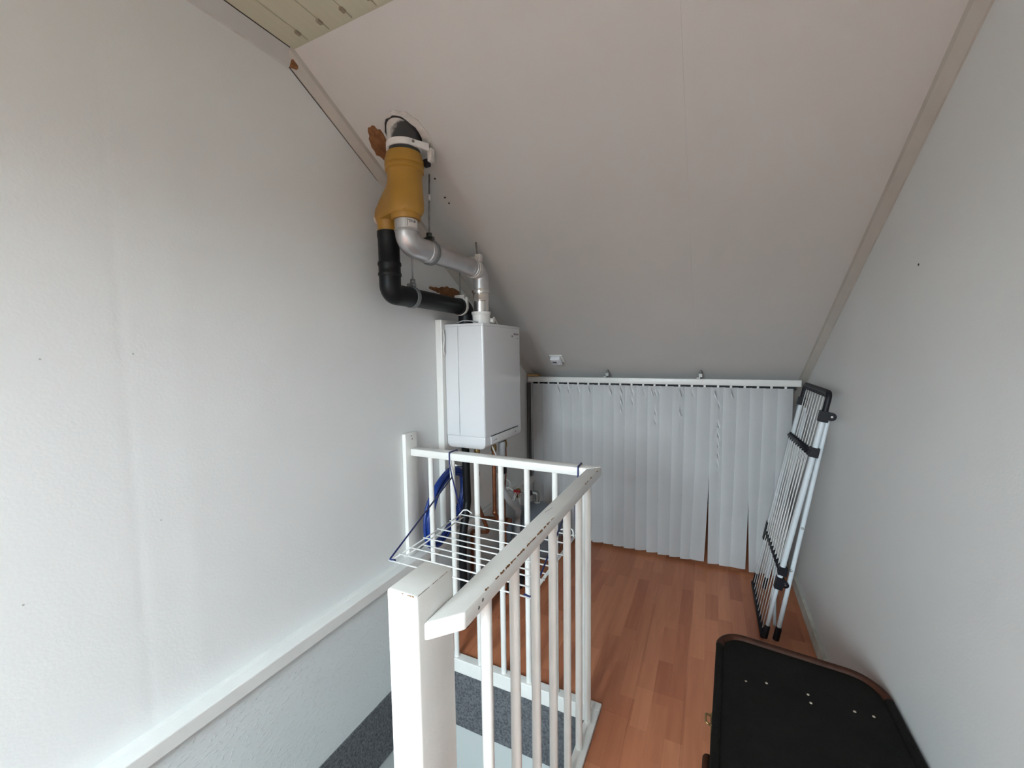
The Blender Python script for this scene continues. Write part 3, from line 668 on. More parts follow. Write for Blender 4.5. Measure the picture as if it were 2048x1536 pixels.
for i in range(len(rings)-1):
    for k in range(n):
        f = bm.faces.new((rings[i][k], rings[i][(k+1) % n], rings[i+1][(k+1) % n], rings[i+1][k])); f.smooth = True
bm.faces.new(rings[0]); bm.faces.new(list(reversed(rings[-1])))
obj('body', bm, YELLOW, ad, smooth=0.45)
bm = new_bm(); lathe(bm, (FX, FYN, 1.968), [(0, 0.0525), (0.004, 0.0555), (0.022, 0.0565), (0.026, 0.052)], 28); obj('exhaust_collar', bm, YELLOW, ad, smooth=0.7)
bm = new_bm(); lathe(bm, (AX_, AY, 1.9485), [(0, 0.041), (0.03, 0.043), (0.05, 0.049)], 24); obj('intake_collar', bm, YELLOW, ad, smooth=0.7)
bm = new_bm(); lathe(bm, (AX_-0.046, AY-0.005, 2.005), [(0, 0.018), (0.012, 0.018), (0.014, 0.012)], 14, (-1, -0.35, 0)); obj('plug_cap', bm, mat('pale_peach_plastic', (0.66, 0.56, 0.47), 0.5), ad, smooth=0.6)
bm = new_bm(); lathe(bm, (FX+0.03, FYN-0.055, 2.003), [(0, 0.014), (0.004, 0.012), (0.008, 0.002)], 12, (0.45, -0.9, -0.3)); obj('moulded_boss', bm, YELLOW, ad, smooth=0.7)
# roof pipe
rpipe = thing('roof_pipe', 'black roof duct with white paint smears passing through the slope', 'pipe', (FX, FYN, 2.0))
bm = new_bm(); lathe(bm, (FX, FYN, 2.2125), [(0, 0.0625), (0.19, 0.0625)], 30); obj('duct', bm, ROOFP, rpipe, smooth=0.7)
bm = new_bm(); lathe(bm, (FX, FYN, 2.226), [(0, 0.063), (0.001, 0.0665), (0.024, 0.0665), (0.025, 0.063)], 30); bb = obj('clamp_band', bm, WHITEP, rpipe, smooth=0.6)
bm = new_bm(); c = Vector((FX+0.055, FYN-0.030, 2.226))
hull8(bm, [c+Vector(v) for v in ((0, -0.012, 0), (0.040, 0.060, -0.004), (0.034, 0.064, -0.004), (-0.006, 0.0, 0))], [c+Vector(v) for v in ((0, -0.012, 0.022), (0.040, 0.060, 0.022), (0.034, 0.064, 0.022), (-0.006, 0.0, 0.022))])
obj('bracket_arm', bm, WHITEP, rpipe)
bm = new_bm(); bx(bm, FX+0.082, FX+0.102, FYN+0.034, FYN+0.058, 2.186, 2.236, 0.004, 2); obj('bracket_foot', bm, FOAM, rpipe)
bm = new_bm(); bx(bm, FX+0.060, FX+0.086, FYN+0.035, FYN+0.055, 2.172, 2.200, 0.004, 2); obj('bracket_nut', bm, RUBBER, rpipe)
bm = new_bm(); lathe(bm, (FX+0.066, FYN-0.026, 2.238), [(0, 0.005), (0.006, 0.005), (0.007, 0.003)], 8, (0.6, -0.7, 0)); obj('bracket_bolt', bm, ZINC, rpipe)

# black intake pipe
ap = thing('air_intake_pipe', 'black plastic air intake pipe with elbow beside the silver flue', 'pipe', (AX_, 1.93, 1.603))
AZ = 1.700
bm = new_bm(); lathe(bm, (AX_, AY, 1.768), [(0, 0.044), (0.003, 0.0465), (0.012, 0.0475), (0.018, 0.0445), (0.040, 0.0440), (0.047, 0.0475), (0.056, 0.047), (0.062, 0.043), (0.150, 0.0430), (0.158, 0.0455), (0.180, 0.0455)], 26); obj('vertical_tube', bm, BLACKP, ap, smooth=0.7)
path = fillet([(AX_, AY, 1.770), (AX_, AY, AZ), (AX_, AY+0.125, AZ)], 0.075, 12)
bm = new_bm(); sweep(bm, path, 0.0435, 26); obj('elbow', bm, BLACKP, ap, smooth=0.7)
bm = new_bm(); sweep(bm, [(AX_, AY+0.10, AZ), (AX_, 1.872, AZ-0.004)], 0.0405, 26); obj('horizontal_tube', bm, BLACKP, ap, smooth=0.7)
path = fillet([(AX_, 1.84, AZ-0.004), (AX_, 1.925, AZ-0.004), (AX_, 1.925, 1.603)], 0.055, 10)
bm = new_bm(); sweep(bm, path, 0.0435, 26); obj('elbow', bm, BLACKP, ap, smooth=0.7)
yc = AY+0.135
clamp(ap, AX_, yc, AZ, 0.0425, GREYP, ZINC, 0.011)
bm = new_bm(); bx(bm, AX_-0.020, AX_+0.022, yc-0.010, yc+0.008, AZ+0.044, AZ+0.062, 0.004, 2); lathe(bm, (AX_+0.008, yc, AZ+0.060), [(0, 0.012), (0.018, 0.012), (0.02, 0.005)], 6); obj('clamp_lug', bm, ZINC, ap)
bm = new_bm(); sweep(bm, [(AX_+0.008, yc, AZ+0.07), (AX_+0.008, yc, zs(yc)-0.002)], 0.0042, 8); obj('hanger_rod', bm, LGREYP, ap)
ye2 = 1.868
clamp(ap, AX_, ye2, AZ-0.004, 0.0435, FOAM, FOAM, 0.008)
bm = new_bm(); bx(bm, AX_-0.03, AX_+0.03, ye2-0.012, ye2+0.010, AZ+0.036, AZ+0.056, 0.004, 2); bx(bm, AX_+0.03, AX_+0.046, ye2-0.008, ye2+0.012, AZ-0.02, AZ+0.044, 0.005, 2); obj('clamp_lug', bm, FOAM, ap)
bm = new_bm(); sweep(bm, [(AX_, ye2, AZ+0.05), (AX_, ye2, zs(ye2)-0.002)], 0.0036, 8); obj('hanger_rod', bm, ZINC, ap)
bm = new_bm(); sweep(bm, fillet([(-1.20, 1.822, 1.607), (-1.15, 1.815, 1.618), (-1.11, 1.825, 1.615), (-1.07, 1.82, 1.606)], .02, 4), 0.0035, 6)
tag(obj('boiler_cable', bm, LGREYP), 'thin grey cable lying on top of the boiler', 'cable')

# smoke alarm on the slope
sa = thing('smoke_alarm', 'small white alarm unit on the slope above the blind', 'alarm', slope_pt(-1.0, 2.825, 0.0))
R3 = Matrix.Rotation(-ANG, 3, 'X')     # local xy plane -> slope plane
def on_slope(bm, cx, cy):
    c = slope_pt(cx, cy, 0)
    for v in bm.verts: v.co = c + Vector((1, 0, 0))*v.co.x + tang*v.co.y - n_f*v.co.z
bm = new_bm(); bx(bm, -0.048, 0.048, -0.05, 0.05, 0.0003, 0.010, 0.006, 2); on_slope(bm, -1.0, 2.830); obj('base_plate', bm, WHITEP, sa, smooth=0.5)
bm = new_bm(); bx(bm, -0.042, 0.032, -0.042, 0.046, 0.009, 0.038, 0.009, 3); on_slope(bm, -1.0, 2.830); obj('body', bm, mat('alarm_white', (0.80, 0.80, 0.84), 0.35, noise=0.02), sa, smooth=0.5)
bm = new_bm(); bx(bm, -0.030, 0.0, -0.012, 0.004, 0.0375, 0.0387, 0.0005, 1); on_slope(bm, -1.0, 2.830); obj('sounder_slot', bm, DARKGAP, sa)
bm = new_bm(); bx(bm, -0.03, 0.0, 0.012, 0.016, 0.0375, 0.0386); on_slope(bm, -1.0, 2.830); obj('vent_line', bm, GREYPRINT, sa)
bm = new_bm(); bx(bm, 0.010, 0.024, 0.018, 0.026, 0.0372, 0.0400, 0.001, 1); on_slope(bm, -1.0, 2.830); obj('test_button', bm, WHITEP, sa)

# ------------------------------------------------------------------ pipework under the boiler
def pipe(name, pts, r, m, label, cat='pipe', fr=0.03, group=None, n=12):
    bm = new_bm(); sweep(bm, fillet(pts, fr, 6), r, n); o = obj(name, bm, m, None, smooth=0.8); return tag(o, label, cat, group)
o = pipe('drain_hose', [(-1.165, 1.83, 0.955), (-1.160, 1.83, 0.66), (-1.165, 1.79, 0.50), (-1.165, 1.78, 0.34), (-1.15, 1.77, 0.10), (-1.15, 1.76, 0.006)], 0.021, BLACKP, 'thick black drain hose hanging from boiler beside the blue hose', 'hose', 0.06)
cops = [([(-1.12, 1.875, 0.955), (-1.12, 1.875, 0.80), (-1.13, 1.88, 0.64), (-1.10, 1.95, 0.45), (-1.235, 1.99, 0.42), (-1.238, 1.99, 0.012)], 'copper pipe nearest the black drain hose under the boiler'),
        ([(-1.07, 1.97, 0.955), (-1.07, 1.97, 0.56), (-1.05, 2.02, 0.46), (-1.05, 2.14, 0.46), (-1.24, 2.14, 0.44)], 'copper pipe bending right at its foot under the boiler middle'),
        ([(-1.06, 2.08, 0.955), (-1.06, 2.085, 0.80), (-1.08, 2.10, 0.62), (-1.08, 2.11, 0.012)], 'thin copper pipe running to the floor right of the grey hose')]
for pts, lb in cops:
    o = pipe('copper_pipe', pts, 0.011, COPPER, lb, fr=0.03, group='copper pipes under the boiler')
    bm = new_bm(); p0 = Vector(pts[0]); lathe(bm, p0+Vector((0, 0, -0.045)), [(0, 0.014), (0.004, 0.018), (0.03, 0.018), (0.034, 0.014), (0.043, 0.014)], 6); obj('union_nut', bm, BRASS, o)
    bm = new_bm(); p1 = Vector(pts[1]); lathe(bm, p1+Vector((0, 0, -0.008)), [(0, 0.013), (0.022, 0.013)], 10); obj('coupling', bm, COPPER, o)
o = pipe('condensate_hose', [(-1.045, 2.02, 0.955), (-1.045, 2.02, 0.78), (-1.055, 2.02, 0.70), (-1.04, 2.10, 0.585), (-1.04, 2.22, 0.49), (-1.10, 2.33, 0.40), (-1.12, 2.36, 0.012)], 0.019, LGREYP, 'light grey condensate hose curving to the right under the boiler', 'hose', 0.08)
bm = new_bm(); lathe(bm, (-1.045, 2.02, 0.775), [(0, 0.021), (0.004, 0.026), (0.05, 0.026), (0.06, 0.022), (0.09, 0.022)], 14); obj('rubber_cuff', bm, RUBBER, o)
# pvc drain elbows on the floor
dp = thing('drain_trap', 'grey plastic drain pipe with two bends standing on floor behind the balusters', 'drain', (-1.16, 1.90, 0.0))
bm = new_bm(); sweep(bm, [(-1.222, 1.895, 0.003), (-1.222, 1.895, 0.44)], 0.027, 18); lathe(bm, (-1.222, 1.895, 0.36), [(0, 0.028), (0.005, 0.032), (0.06, 0.032), (0.065, 0.028)], 18); obj('standpipe', bm, GREYP, dp, smooth=0.6)
bm = new_bm(); sweep(bm, fillet([(-1.165, 1.89, 0.003), (-1.165, 1.89, 0.20), (-1.135, 1.90, 0.25), (-1.100, 1.92, 0.21), (-1.100, 1.92, 0.003)], 0.05, 8), 0.024, 18); lathe(bm, (-1.100, 1.92, 0.10), [(0, 0.025), (0.005, 0.029), (0.05, 0.029), (0.055, 0.025)], 18); lathe(bm, (-1.165, 1.89, 0.12), [(0, 0.025), (0.005, 0.029), (0.05, 0.029), (0.055, 0.025)], 18); obj('swan_neck', bm, GREYP, dp, smooth=0.6)
bm = new_bm(); lathe(bm, (-1.10, 2.21, 0.002), [(0, 0.075), (0.01, 0.085), (0.05, 0.09), (0.055, 0.085), (0.02, 0.078)], 26)
tag(obj('drip_tray', bm, RUBBER), 'round dark drip tray on the floor behind the balusters', 'tray')
# expansion tank
et = thing('expansion_tank', 'round grey expansion tank standing in the corner before the blind', 'tank', (-1.03, 2.53, 0.0))
TX, TY = -1.045, 2.53
bm = new_bm()
prof = [(0.075, 0.03), (0.085, 0.09), (0.105, 0.135), (0.14, 0.158), (0.19, 0.165), (0.225, 0.1655), (0.23, 0.169), (0.242, 0.169), (0.247, 0.1655), (0.30, 0.163), (0.35, 0.147), (0.39, 0.118), (0.415, 0.08), (0.428, 0.04), (0.432, 0.012)]
lathe(bm, (TX, TY, 0), prof, 36); obj('shell', bm, TANK, et, smooth=0.9)
for k in range(3):
    a = 2*math.pi*k/3 + 2.6; bm = new_bm(); c = Vector((TX+0.12*math.cos(a), TY+0.12*math.sin(a), 0))
    sweep(bm, [c+Vector((0, 0, 0.002)), c+Vector((0, 0, 0.01)), c+Vector((-0.01*math.cos(a), -0.01*math.sin(a), 0.12))], [0.02, 0.014, 0.014], 10); obj('leg', bm, RUBBER, et)
bm = new_bm(); lathe(bm, (TX, TY, 0.428), [(0, 0.017), (0.006, 0.020), (0.012, 0.014), (0.03, 0.016), (0.05, 0.017)], 12); sweep(bm, fillet([(TX, TY, 0.455), (TX, TY, 0.497), (TX-0.06, TY-0.015, 0.50)], 0.012, 6), 0.0165, 12); obj('elbow_fitting', bm, ZINC, et, smooth=0.7)
bm = new_bm(); lathe(bm, (TX, TY, 0.432), [(0, 0.019), (0.005, 0.019)], 14); obj('washer', bm, WHITEP, et)
bm = new_bm(); sweep(bm, [(TX-0.05, TY-0.013, 0.50), (-1.19, TY-0.05, 0.512)], 0.009, 10); sweep(bm, [(-1.19, TY-0.05, 0.512), (-1.255, TY-0.06, 0.516)], 0.011, 10); obj('feed_tube', bm, LGREYP, et, smooth=0.7)
vx, vy, vz = -1.165, TY-0.045, 0.510
bm = new_bm(); bx(bm, vx-0.022, vx+0.022, vy-0.030, vy-0.016, vz-0.012, vz+0.014, 0.003, 2); hv = obj('valve_handle', bm, RED, et, label='red valve handle')
bm = new_bm(); lathe(bm, (vx, vy, vz-0.045), [(0, 0.012), (0.01, 0.018), (0.03, 0.018), (0.05, 0.02), (0.06, 0.014)], 12); lathe(bm, (vx, vy-0.02, vz), [(0, 0.008), (0.02, 0.008)], 8, (0, 1, 0)); obj('valve_body', bm, BRASS, et)
bm = new_bm(); lathe(bm, (vx+0.06, vy, vz-0.025), [(0, 0.008), (0.01, 0.02), (0.04, 0.02), (0.048, 0.01)], 8, (0.6, 0, 0.7)); obj('drain_cock', bm, RUBBER, et)
bm = new_bm()
for k in range(5):
    rr4 = random.Random(30+k); p = Vector((vx-0.012+0.01*k, vy-0.03, vz+0.0))
    sweep(bm, [p, p+Vector((rr4.uniform(-.02, .02), -0.01, -0.04)), p+Vector((rr4.uniform(-.05, .05), -0.012, -0.075))], 0.0024, 6)
obj('cable_tie_tail', bm, WHITEP, et)['kind'] = 'stuff'
sv = thing('safety_valve', 'grey safety valve with red cap standing left of the tank', 'valve', (-1.20, 2.41, 0.0))
bm = new_bm(); lathe(bm, (-1.20, 2.41, 0.002), [(0, 0.03), (0.008, 0.03), (0.02, 0.014), (0.2, 0.014), (0.21, 0.02), (0.30, 0.021), (0.315, 0.017)], 14); obj('body', bm, TANK, sv, smooth=0.7)
bm = new_bm(); lathe(bm, (-1.20, 2.41, 0.316), [(0, 0.018), (0.012, 0.020), (0.02, 0.018), (0.022, 0.010)], 14); obj('cap', bm, RED, sv, smooth=0.7)
# plug with cable on left wall
wsx = XL
ws = thing('power_socket', 'white wall socket with plug and cable low on left wall right of the boiler', 'socket', (XL, 2.42, 0.60))
bm = new_bm(); bx(bm, XL+0.0005, XL+0.035, 2.39, 2.455, 0.57, 0.65, 0.006, 2); obj('box', bm, WHITEP, ws, smooth=0.5)
bm = new_bm(); lathe(bm, (XL+0.034, 2.422, 0.615), [(0, 0.02), (0.012, 0.02), (0.03, 0.013), (0.036, 0.008)], 14, (1, 0, 0)); obj('plug', bm, WHITEP, ws, smooth=0.6)
bm = new_bm(); sweep(bm, fillet([(XL+0.068, 2.422, 0.615), (XL+0.10, 2.44, 0.58), (XL+0.09, 2.46, 0.53), (XL+0.05, 2.42, 0.52), (-1.20, 2.40, 0.56), (-1.175, 2.42, 0.535)], 0.02, 6), 0.0045, 8); obj('cable', bm, WHITEP, ws, smooth=0.8)
o = pipe('white_cable', [(-1.05, 1.915, 0.952), (-1.015, 1.93, 0.86), (-1.01, 1.93, 0.70), (-1.005, 1.93, 0.30), (-1.0, 1.94, 0.006)], 0.004, WHITEP, 'thin white cable dropping from the boiler underside', 'cable', 0.04)
for k, (x, y) in enumerate(((-1.292, 2.945), (-1.271, 2.94))):  # the thicker one is painted shade for the gap between wall and blind
    pipe('corner_pipe_gap_shade', [(x, y, 0.4785), (x, y, 1.215)], (0.004, 0.011)[k], mat('dark_riser_gap_shade', (0.055, 0.05, 0.047), 0.6, noise=0.2), ['thin dark riser pipe nearest the left wall in the blind corner', 'dark upright strip standing for the shaded gap beside the blind'][k], group='riser pipes in the corner')

# blue hose coil
bh = thing('hose_coil', 'coiled blue hose hanging on the left wall behind the railing', 'hose', (-1.24, 1.74, 0.42))
rr5 = random.Random(9)
HP = [(1.895, 0.80), (1.83, 0.83), (1.75, 0.822), (1.665, 0.772), (1.605, 0.685), (1.583, 0.590), (1.60, 0.515), (1.66, 0.492), (1.72, 0.505), (1.80, 0.545), (1.86, 0.59), (1.905, 0.66), (1.918, 0.74)]
def smooth_loop(P, n=72):
    out = []; m = len(P)
    for i in range(n):
        t = i/n*m; k = int(t); f = t-k; p0, p1, p2, p3 = [P[(k+j-1) % m] for j in range(4)]
        out.append(tuple(0.5*((2*p1[c]) + (-p0[c]+p2[c])*f + (2*p0[c]-5*p1[c]+4*p2[c]-p3[c])*f*f + (-p0[c]+3*p1[c]-3*p2[c]+p3[c])*f**3) for c in range(len(p1))))
    return out
for k in range(7):
    xo = -1.244 + 0.0075*(k % 4)+0.002*(k//4); dy = rr5.uniform(-.016, .016); dz = rr5.uniform(-.016, .018); sc_ = 1+rr5.uniform(-.06, .05)
    cyl = (1.76, 0.66)
    P = [(xo+rr5.uniform(-.004, .004), cyl[0]+(y-cyl[0])*sc_+dy, cyl[1]+(z-cyl[1])*sc_+dz) for y, z in HP]
    bm = new_bm(); sweep(bm, smooth_loop(P), 0.0085, 10, closed=True); obj('hose_loop', bm, BLUEH, bh, smooth=0.9)
bm = new_bm(); lathe(bm, (-1.2645, 1.845, 0.845), [(0, 0.02), (0.01, 0.02), (0.012, 0.008), (0.075, 0.008), (0.077, 0.016), (0.085, 0.016)], 14, (1, 0, 0)); 
tag(obj('wall_hook', bm, CHROME), 'round metal hook on the mounting board holding the blue hose', 'hook')

# ------------------------------------------------------------------ wire rack hung on railing
wr_ = thing('hanging_wire_rack', 'white wire drying rack hung on the railing by navy hooks', 'drying rack', (-0.73, 1.3, 0.73))
RX0, RX1, RY0, RY1, RZ = -0.995, -0.465, 1.062, 1.512, 0.730
bm = new_bm()
for x in (RX0, RX1):
    sweep(bm, [(x, RY1, RZ), (x, RY0, RZ)], 0.0026, 8); sweep(bm, [(x+0.012 if x < -0.7 else x-0.012, RY1, RZ-0.010), (x+0.012 if x < -0.7 else x-0.012, RY0+0.06, RZ-0.010)], 0.0026, 8)
obj('side_frame', bm, WIREW, wr_)
for i, y in enumerate((1.512, 1.435, 1.345, 1.315, 1.255, 1.225, 1.168, 1.113, 1.062)):
    lowl = i in (3, 5)
    bm = new_bm(); z = RZ-0.010 if lowl else RZ+0.002
    x0, x1 = (RX0+0.008, RX1-0.008) if lowl else (RX0-0.006, RX1+0.006)
    sweep(bm, [(x0, y, z), (x1, y, z)], 0.0026, 8); obj('wire', bm, WIREW, wr_)
for sx_, x in ((1, RX0), (-1, RX1)):
    bm = new_bm()
    # small wire loop at the back corner
    sweep(bm, fillet([(x-0.004, RY1-0.01, RZ), (x+sx_*0.012, RY1+0.006, RZ+0.022), (x+sx_*0.03, RY1+0.008, RZ+0.024), (x+sx_*0.06, RY1+0.0, RZ+0.016)], 0.008, 4), 0.0026, 8); obj('end_loop', bm, WIREW, wr_)
    xh = -1.058 if sx_ == 1 else -0.458
    bm = new_bm()
    top = [(xh+0.004*sx_, RB1+0.004, HZ1-0.016), (xh+0.003*sx_, RB1+0.004, HZ1+0.004), (xh, RB0-0.004, HZ1+0.004), (xh, RB0-0.004, 0.955), (xh+sx_*0.012, RB0-0.006, 0.90), (x, RY1+0.004, RZ+0.006)]
    sweep(bm, fillet(top, 0.004, 4), 0.0032, 8)
    sweep(bm, fillet([(xh+sx_*0.016, RB0-0.008, 0.895), (x-sx_*0.004, RY0, RZ+0.004), (x+sx_*0.02, RY0+0.004, RZ+0.006)], 0.006, 4), 0.0032, 8)
    obj('hook', bm, BLUEC, wr_)

# ------------------------------------------------------------------ folded clothes airer
ar = thing('clothes_airer', 'folded white clothes airer with black plastic bars leaning on right wall', 'clothes airer', (0.30, 2.58, 0.0))
A0 = Vector((0.272, 2.30, 0.018)); U = Vector((0.217, 0, 1.24)); UL = U.length; U.normalize(); V = Vector((0, 1, 0)); Nn = Vector((-U.z, 0, U.x))   # Nn points to the room
AWD = 0.53
def A(u, v, n_=0.0): return A0 + U*u + V*v + Nn*n_
def abox(bm, u0, u1, v0, v1, n0, n1, bev=0.0):
    hull8(bm, [A(u0, v0, n0), A(u1, v0, n0), A(u1, v1, n0), A(u0, v1, n0)], [A(u0, v0, n1), A(u1, v0, n1), A(u1, v1, n1), A(u0, v1, n1)])
def atube(bm, pts, r, n=12): sweep(bm, [A(*p) for p in pts], r, n)
# top cap bar with arms
bm = new_bm(); sweep(bm, fillet([A(UL-0.115, 0.0, 0), A(UL-0.01, 0.0, 0.0), A(UL-0.01, AWD, 0.0), A(UL-0.10, AWD, 0.0)], 0.03, 6), 0.0125, 12)
for k in range(10): abox(bm, UL-0.034, UL-0.010, 0.03+0.05*k, 0.045+0.05*k, -0.008, 0.008)
tb = obj('top_bar', bm, RUBBER, ar, smooth=0.6)
bm = new_bm(); abox(bm, UL-0.145, UL-0.095, -0.016, 0.016, -0.018, 0.018); lathe(bm, A(UL-0.115, 0.006, -0.028), [(0, 0.004), (0.001, 0.019), (0.014, 0.019), (0.015, 0.004)], 16, -V); obj('hinge', bm, RUBBER, tb, smooth=0.5)
bm = new_bm(); lathe(bm, A(UL-0.115, -0.010, -0.028), [(0, 0.006), (0.002, 0.005)], 10, -V); obj('rivet', bm, CHROME, tb)
bm = new_bm(); abox(bm, UL-0.13, UL-0.085, AWD-0.016, AWD+0.016, -0.018, 0.018); obj('hinge', bm, RUBBER, tb)
# tubes: panel frame sides and leg frame sides
for v0, v1 in ((0.0, 0), (AWD, 0)):
    bm = new_bm(); atube(bm, [(UL-0.12, v0, 0.0), (0.33, v0, 0.006)], 0.0125); obj('frame_tube', bm, TUBEW, ar, smooth=0.8)
    bm = new_bm(); atube(bm, [(0.30, v0, 0.006), (0.03, v0, 0.004)], 0.009); obj('frame_tube', bm, TUBEW, ar, smooth=0.8)
    dv_ = 0.018 if v0 == 0 else -0.018
    bm = new_bm(); atube(bm, [(UL-0.14, v0+dv_, -0.022), (0.055, v0+dv_-0.012, -0.044)], 0.010); lg = obj('leg_tube', bm, TUBEW, ar, smooth=0.8)
    bm = new_bm(); atube(bm, [(0.075, v0+dv_-0.012, -0.0435), (0.062, v0+dv_-0.012, -0.0438), (0.006, v0+dv_-0.012, -0.044)], [0.012, 0.0145, 0.0145]); obj('foot', bm, RUBBER, lg, smooth=0.6)
    bm = new_bm(); atube(bm, [(0.066, v0, 0.004), (0.060, v0, 0.004), (0.0, v0, 0.004)], [0.010, 0.013, 0.013]); obj('end_cap', bm, RUBBER, ar, smooth=0.6)
bm = new_bm()
for u in (0.60, 0.38): lathe(bm, A(u, -0.002, -0.030), [(0, 0.005), (0.008, 0.005), (0.010, 0.002)], 10, -V)
obj('rivet', bm, CHROME, ar)['kind'] = 'stuff'
# cross bars
def bar(u_far, u_near, nn, name, far_ext=0.0):
    bm = new_bm(); a = A(u_near, -0.006, nn); b = A(u_far, AWD+far_ext, nn)
    sweep(bm, [a, b], 0.0115, 8); m = 10
    for k in range(m):
        f = (k+0.7)/m; c = a.lerp(b, f); sweep(bm, [c-U*0.019, c+U*0.019], 0.0062, 6)
    return obj(name, bm, RUBBER, ar)
mb1 = bar(0.945, 0.965, 0.016, 'cross_bar')
mb2 = bar(0.345, 0.365, 0.012, 'cross_bar')
bm = new_bm(); abox(bm, 0.945, 0.990, -0.018, 0.016, -0.016, 0.020); obj('bar_end', bm, RUBBER, mb1)
bm = new_bm(); abox(bm, 0.345, 0.385, -0.018, 0.018, -0.016, 0.020); abox(bm, 0.270, 0.328, -0.016, 0.016, -0.014, 0.020); lathe(bm, A(0.300, 0.006, -0.022), [(0, 0.004), (0.001, 0.016), (0.014, 0.016), (0.015, 0.004)], 14, -V); obj('hinge', bm, RUBBER, mb2)
bm = new_bm(); lathe(bm, A(0.300, -0.010, -0.022), [(0, 0.005), (0.002, 0.004)], 10, -V); obj('rivet', bm, CHROME, mb2)
bm = new_bm(); abox(bm, 0.29, 0.40, AWD-0.016, AWD+0.02, -0.012, 0.02); obj('bar_end', bm, RUBBER, mb2)
bm = new_bm(); sweep(bm, [A(0.0, 0.0, 0.012), A(0.0, AWD, 0.012)], 0.0115, 8)
for k in range(10): c = A(0.0, 0.035+0.051*k, 0.012); sweep(bm, [c-U*0.002, c+U*0.02], 0.0065, 6)
obj('bottom_bar', bm, RUBBER, ar)
# wires: upper panel and lower panel
for k in range(9):
    v = 0.040+0.0563*k
    bm = new_bm(); atube(bm, [(UL-0.025, v, -0.002), (0.352, v, 0.012)], 0.0022, 6); obj('wire', bm, WIREW, ar)
    bm = new_bm(); atube(bm, [(0.945, v+0.012, 0.018), (0.008, v, 0.014)], 0.0022, 6); obj('wire', bm, WIREW, ar)
# folded brace struts near the foot
bm = new_bm(); atube(bm, [(0.30, AWD*0.62, -0.02), (0.05, 0.05, -0.035)], 0.007); obj('brace', bm, TUBEW, ar)
bm = new_bm(); atube(bm, [(0.30, AWD*0.42, -0.02), (0.03, 0.12, -0.02)], 0.007); obj('brace', bm, TUBEW, ar)
bm = new_bm(); atube(bm, [(UL-0.16, AWD*0.80, -0.012), (0.36, AWD*0.80, -0.02)], 0.010); obj('inner_tube', bm, TUBEW, ar)

# ------------------------------------------------------------------ old trunk
tk = thing('trunk', 'old black trunk with brown leather edge by the right wall', 'trunk', (0.26, 1.28, 0.0))
ZT_ = 0.42
def round_poly(P, R, seg=10):
    out = []; n = len(P)
    for i in range(n):
        p = Vector(P[i]); a = Vector(P[i-1])-p; b = Vector(P[(i+1) % n])-p; a.normalize(); b.normalize()
        ang = a.angle(b); t = R[i]/math.tan(ang/2); cen = p+(a+b).normalized()*(R[i]/math.sin(ang/2)); v0 = p+a*t-cen; v1 = p+b*t-cen
        th = v0.angle(v1)
        cr = v0.x*v1.y-v0.y*v1.x
        for k in range(seg+1):
            q = th*k/seg*(1 if cr > 0 else -1); out.append(cen+Vector((v0.x*math.cos(q)-v0.y*math.sin(q), v0.x*math.sin(q)+v0.y*math.cos(q))))
    return out
PO = [(0.046, 1.632), (0.494, 1.580), (0.498, 0.86), (0.014, 0.86)]
RO = [0.075, 0.095, 0.12, 0.075]
out = round_poly(PO, RO)
cenp = Vector((0.25, 1.24))
def inset(d): return [p + (cenp-p).normalized()*d for p in out]
def wall_ring(bm, d0, z0, d1, z1): pass
def stack(levels):
    bm = new_bm(); rings = []
    for d, z in levels: rings.append([bm.verts.new((p.x, p.y, z)) for p in inset(d)])
    n = len(out)
    for i in range(len(rings)-1):
        for k in range(n): bm.faces.new((rings[i][k], rings[i][(k+1) % n], rings[i+1][(k+1) % n], rings[i+1][k]))
    bm.faces.new(list(reversed(rings[0]))); bm.faces.new(rings[-1]); return bm
obj('base', stack([(0.034, 0.003), (0.030, 0.010), (0.026, 0.060), (0.008, 0.298)]), CASE, tk, smooth=0.5)
lid = obj('lid', stack([(0.003, 0.302), (0.003, ZT_-0.010), (0.008, ZT_-0.004), (0.020, ZT_-0.003), (0.06, ZT_-0.001), (0.16, ZT_+0.004)]), CASE, tk, smooth=0.5)
ring = inset(0.009); nr = len(ring); far_i = [i for i in range(nr) if ring[i].y > 1.40]; oth = far_i[-1:] + [i for i in range(nr) if ring[i].y <= 1.40] + far_i[:1]
far_ring = [(ring[i].x, ring[i].y, ZT_-0.004) for i in far_i]
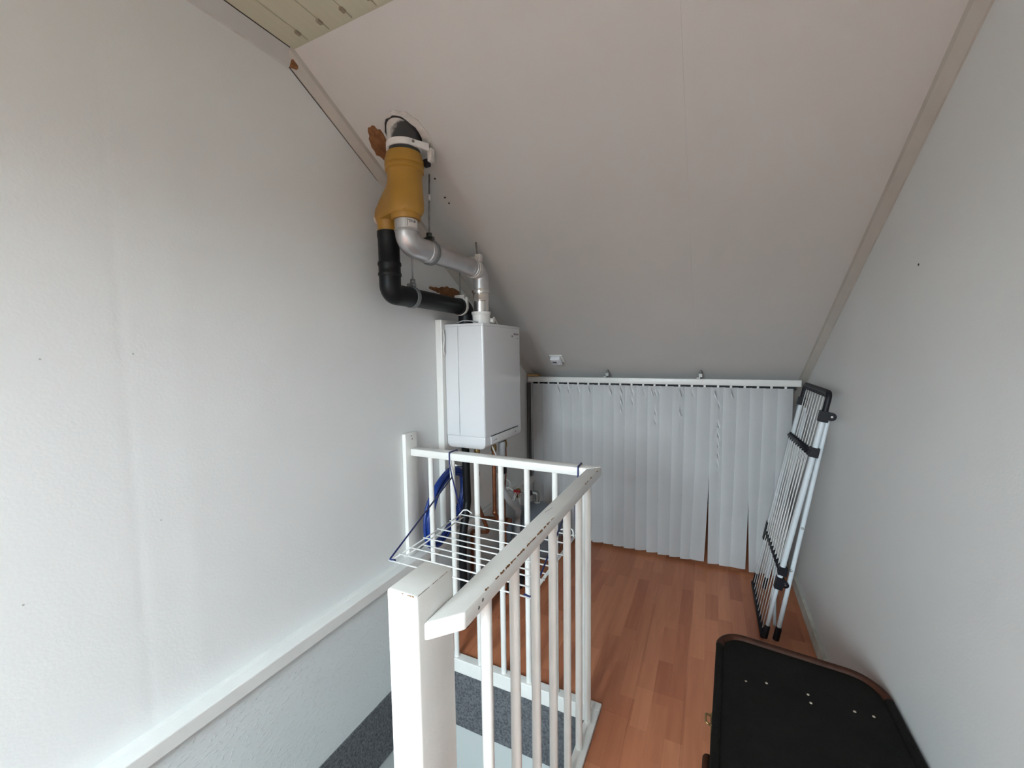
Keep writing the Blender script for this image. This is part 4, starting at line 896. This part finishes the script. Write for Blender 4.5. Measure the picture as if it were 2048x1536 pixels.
bm = new_bm(); sweep(bm, far_ring, 0.0130, 10); obj('leather_piping', bm, LEATHER, lid, smooth=0.9, label='worn brown leather edge')
bm = new_bm(); sweep(bm, [(ring[i].x, ring[i].y, ZT_-0.004) for i in oth], 0.0122, 10); obj('lid_edge', bm, CASE, lid, smooth=0.9)
bm = new_bm(); ring = inset(0.006); sweep(bm, [(p.x, p.y, 0.300) for p in ring], 0.007, 8, closed=True); obj('seam_piping', bm, LEATHER, tk, smooth=0.9)
bm = new_bm(); ring = inset(0.034); sweep(bm, [(p.x, p.y, 0.012) for p in ring], 0.009, 8, closed=True); obj('base_piping', bm, LEATHER, tk, smooth=0.9)
q = new_bm(); lathe(q, (0, 0, 0), [(0, 0.0042), (0.0015, 0.0036), (0.0026, 0.0012)], 10); me_rv = mesh_of('rivet', q, mat('worn_rivet', (0.42, 0.36, 0.28), 0.4, metal=0.5))
for x, y in ((0.118, 1.397), (0.174, 1.412), (0.280, 1.414), (0.281, 1.382), (0.386, 1.399), (0.430, 1.405)):
    o = bpy.data.objects.new('rivet', me_rv); link(o, lid); o.location = Vector((x, y, ZT_+(0.0042 if 0.13 < x < 0.41 else 0.0015)))-root_org(lid)
xl_ = lambda y: 0.014+(0.046-0.014)*(y-0.86)/(1.64-0.86)
yk = 1.225
bm = new_bm(); bx(bm, xl_(yk)-0.010, xl_(yk)+0.006, yk-0.022, yk+0.022, 0.335, 0.408, 0.002, 2); sweep(bm, fillet([(xl_(yk)-0.008, yk-0.016, 0.40), (xl_(yk)-0.022, yk-0.016, 0.405), (xl_(yk)-0.022, yk+0.016, 0.405), (xl_(yk)-0.008, yk+0.016, 0.40)], 0.005, 3), 0.003, 8); obj('clasp', bm, BRASS, tk, label='brass clasp')
bm = new_bm(); sweep(bm, fillet([(xl_(1.14), 1.14, 0.355), (xl_(1.14)-0.016, 1.135, 0.375), (xl_(1.0)-0.016, 0.985, 0.375), (xl_(.98), 0.98, 0.355)], 0.02, 6), 0.009, 10); obj('handle', bm, LEATHER, tk, smooth=0.9)
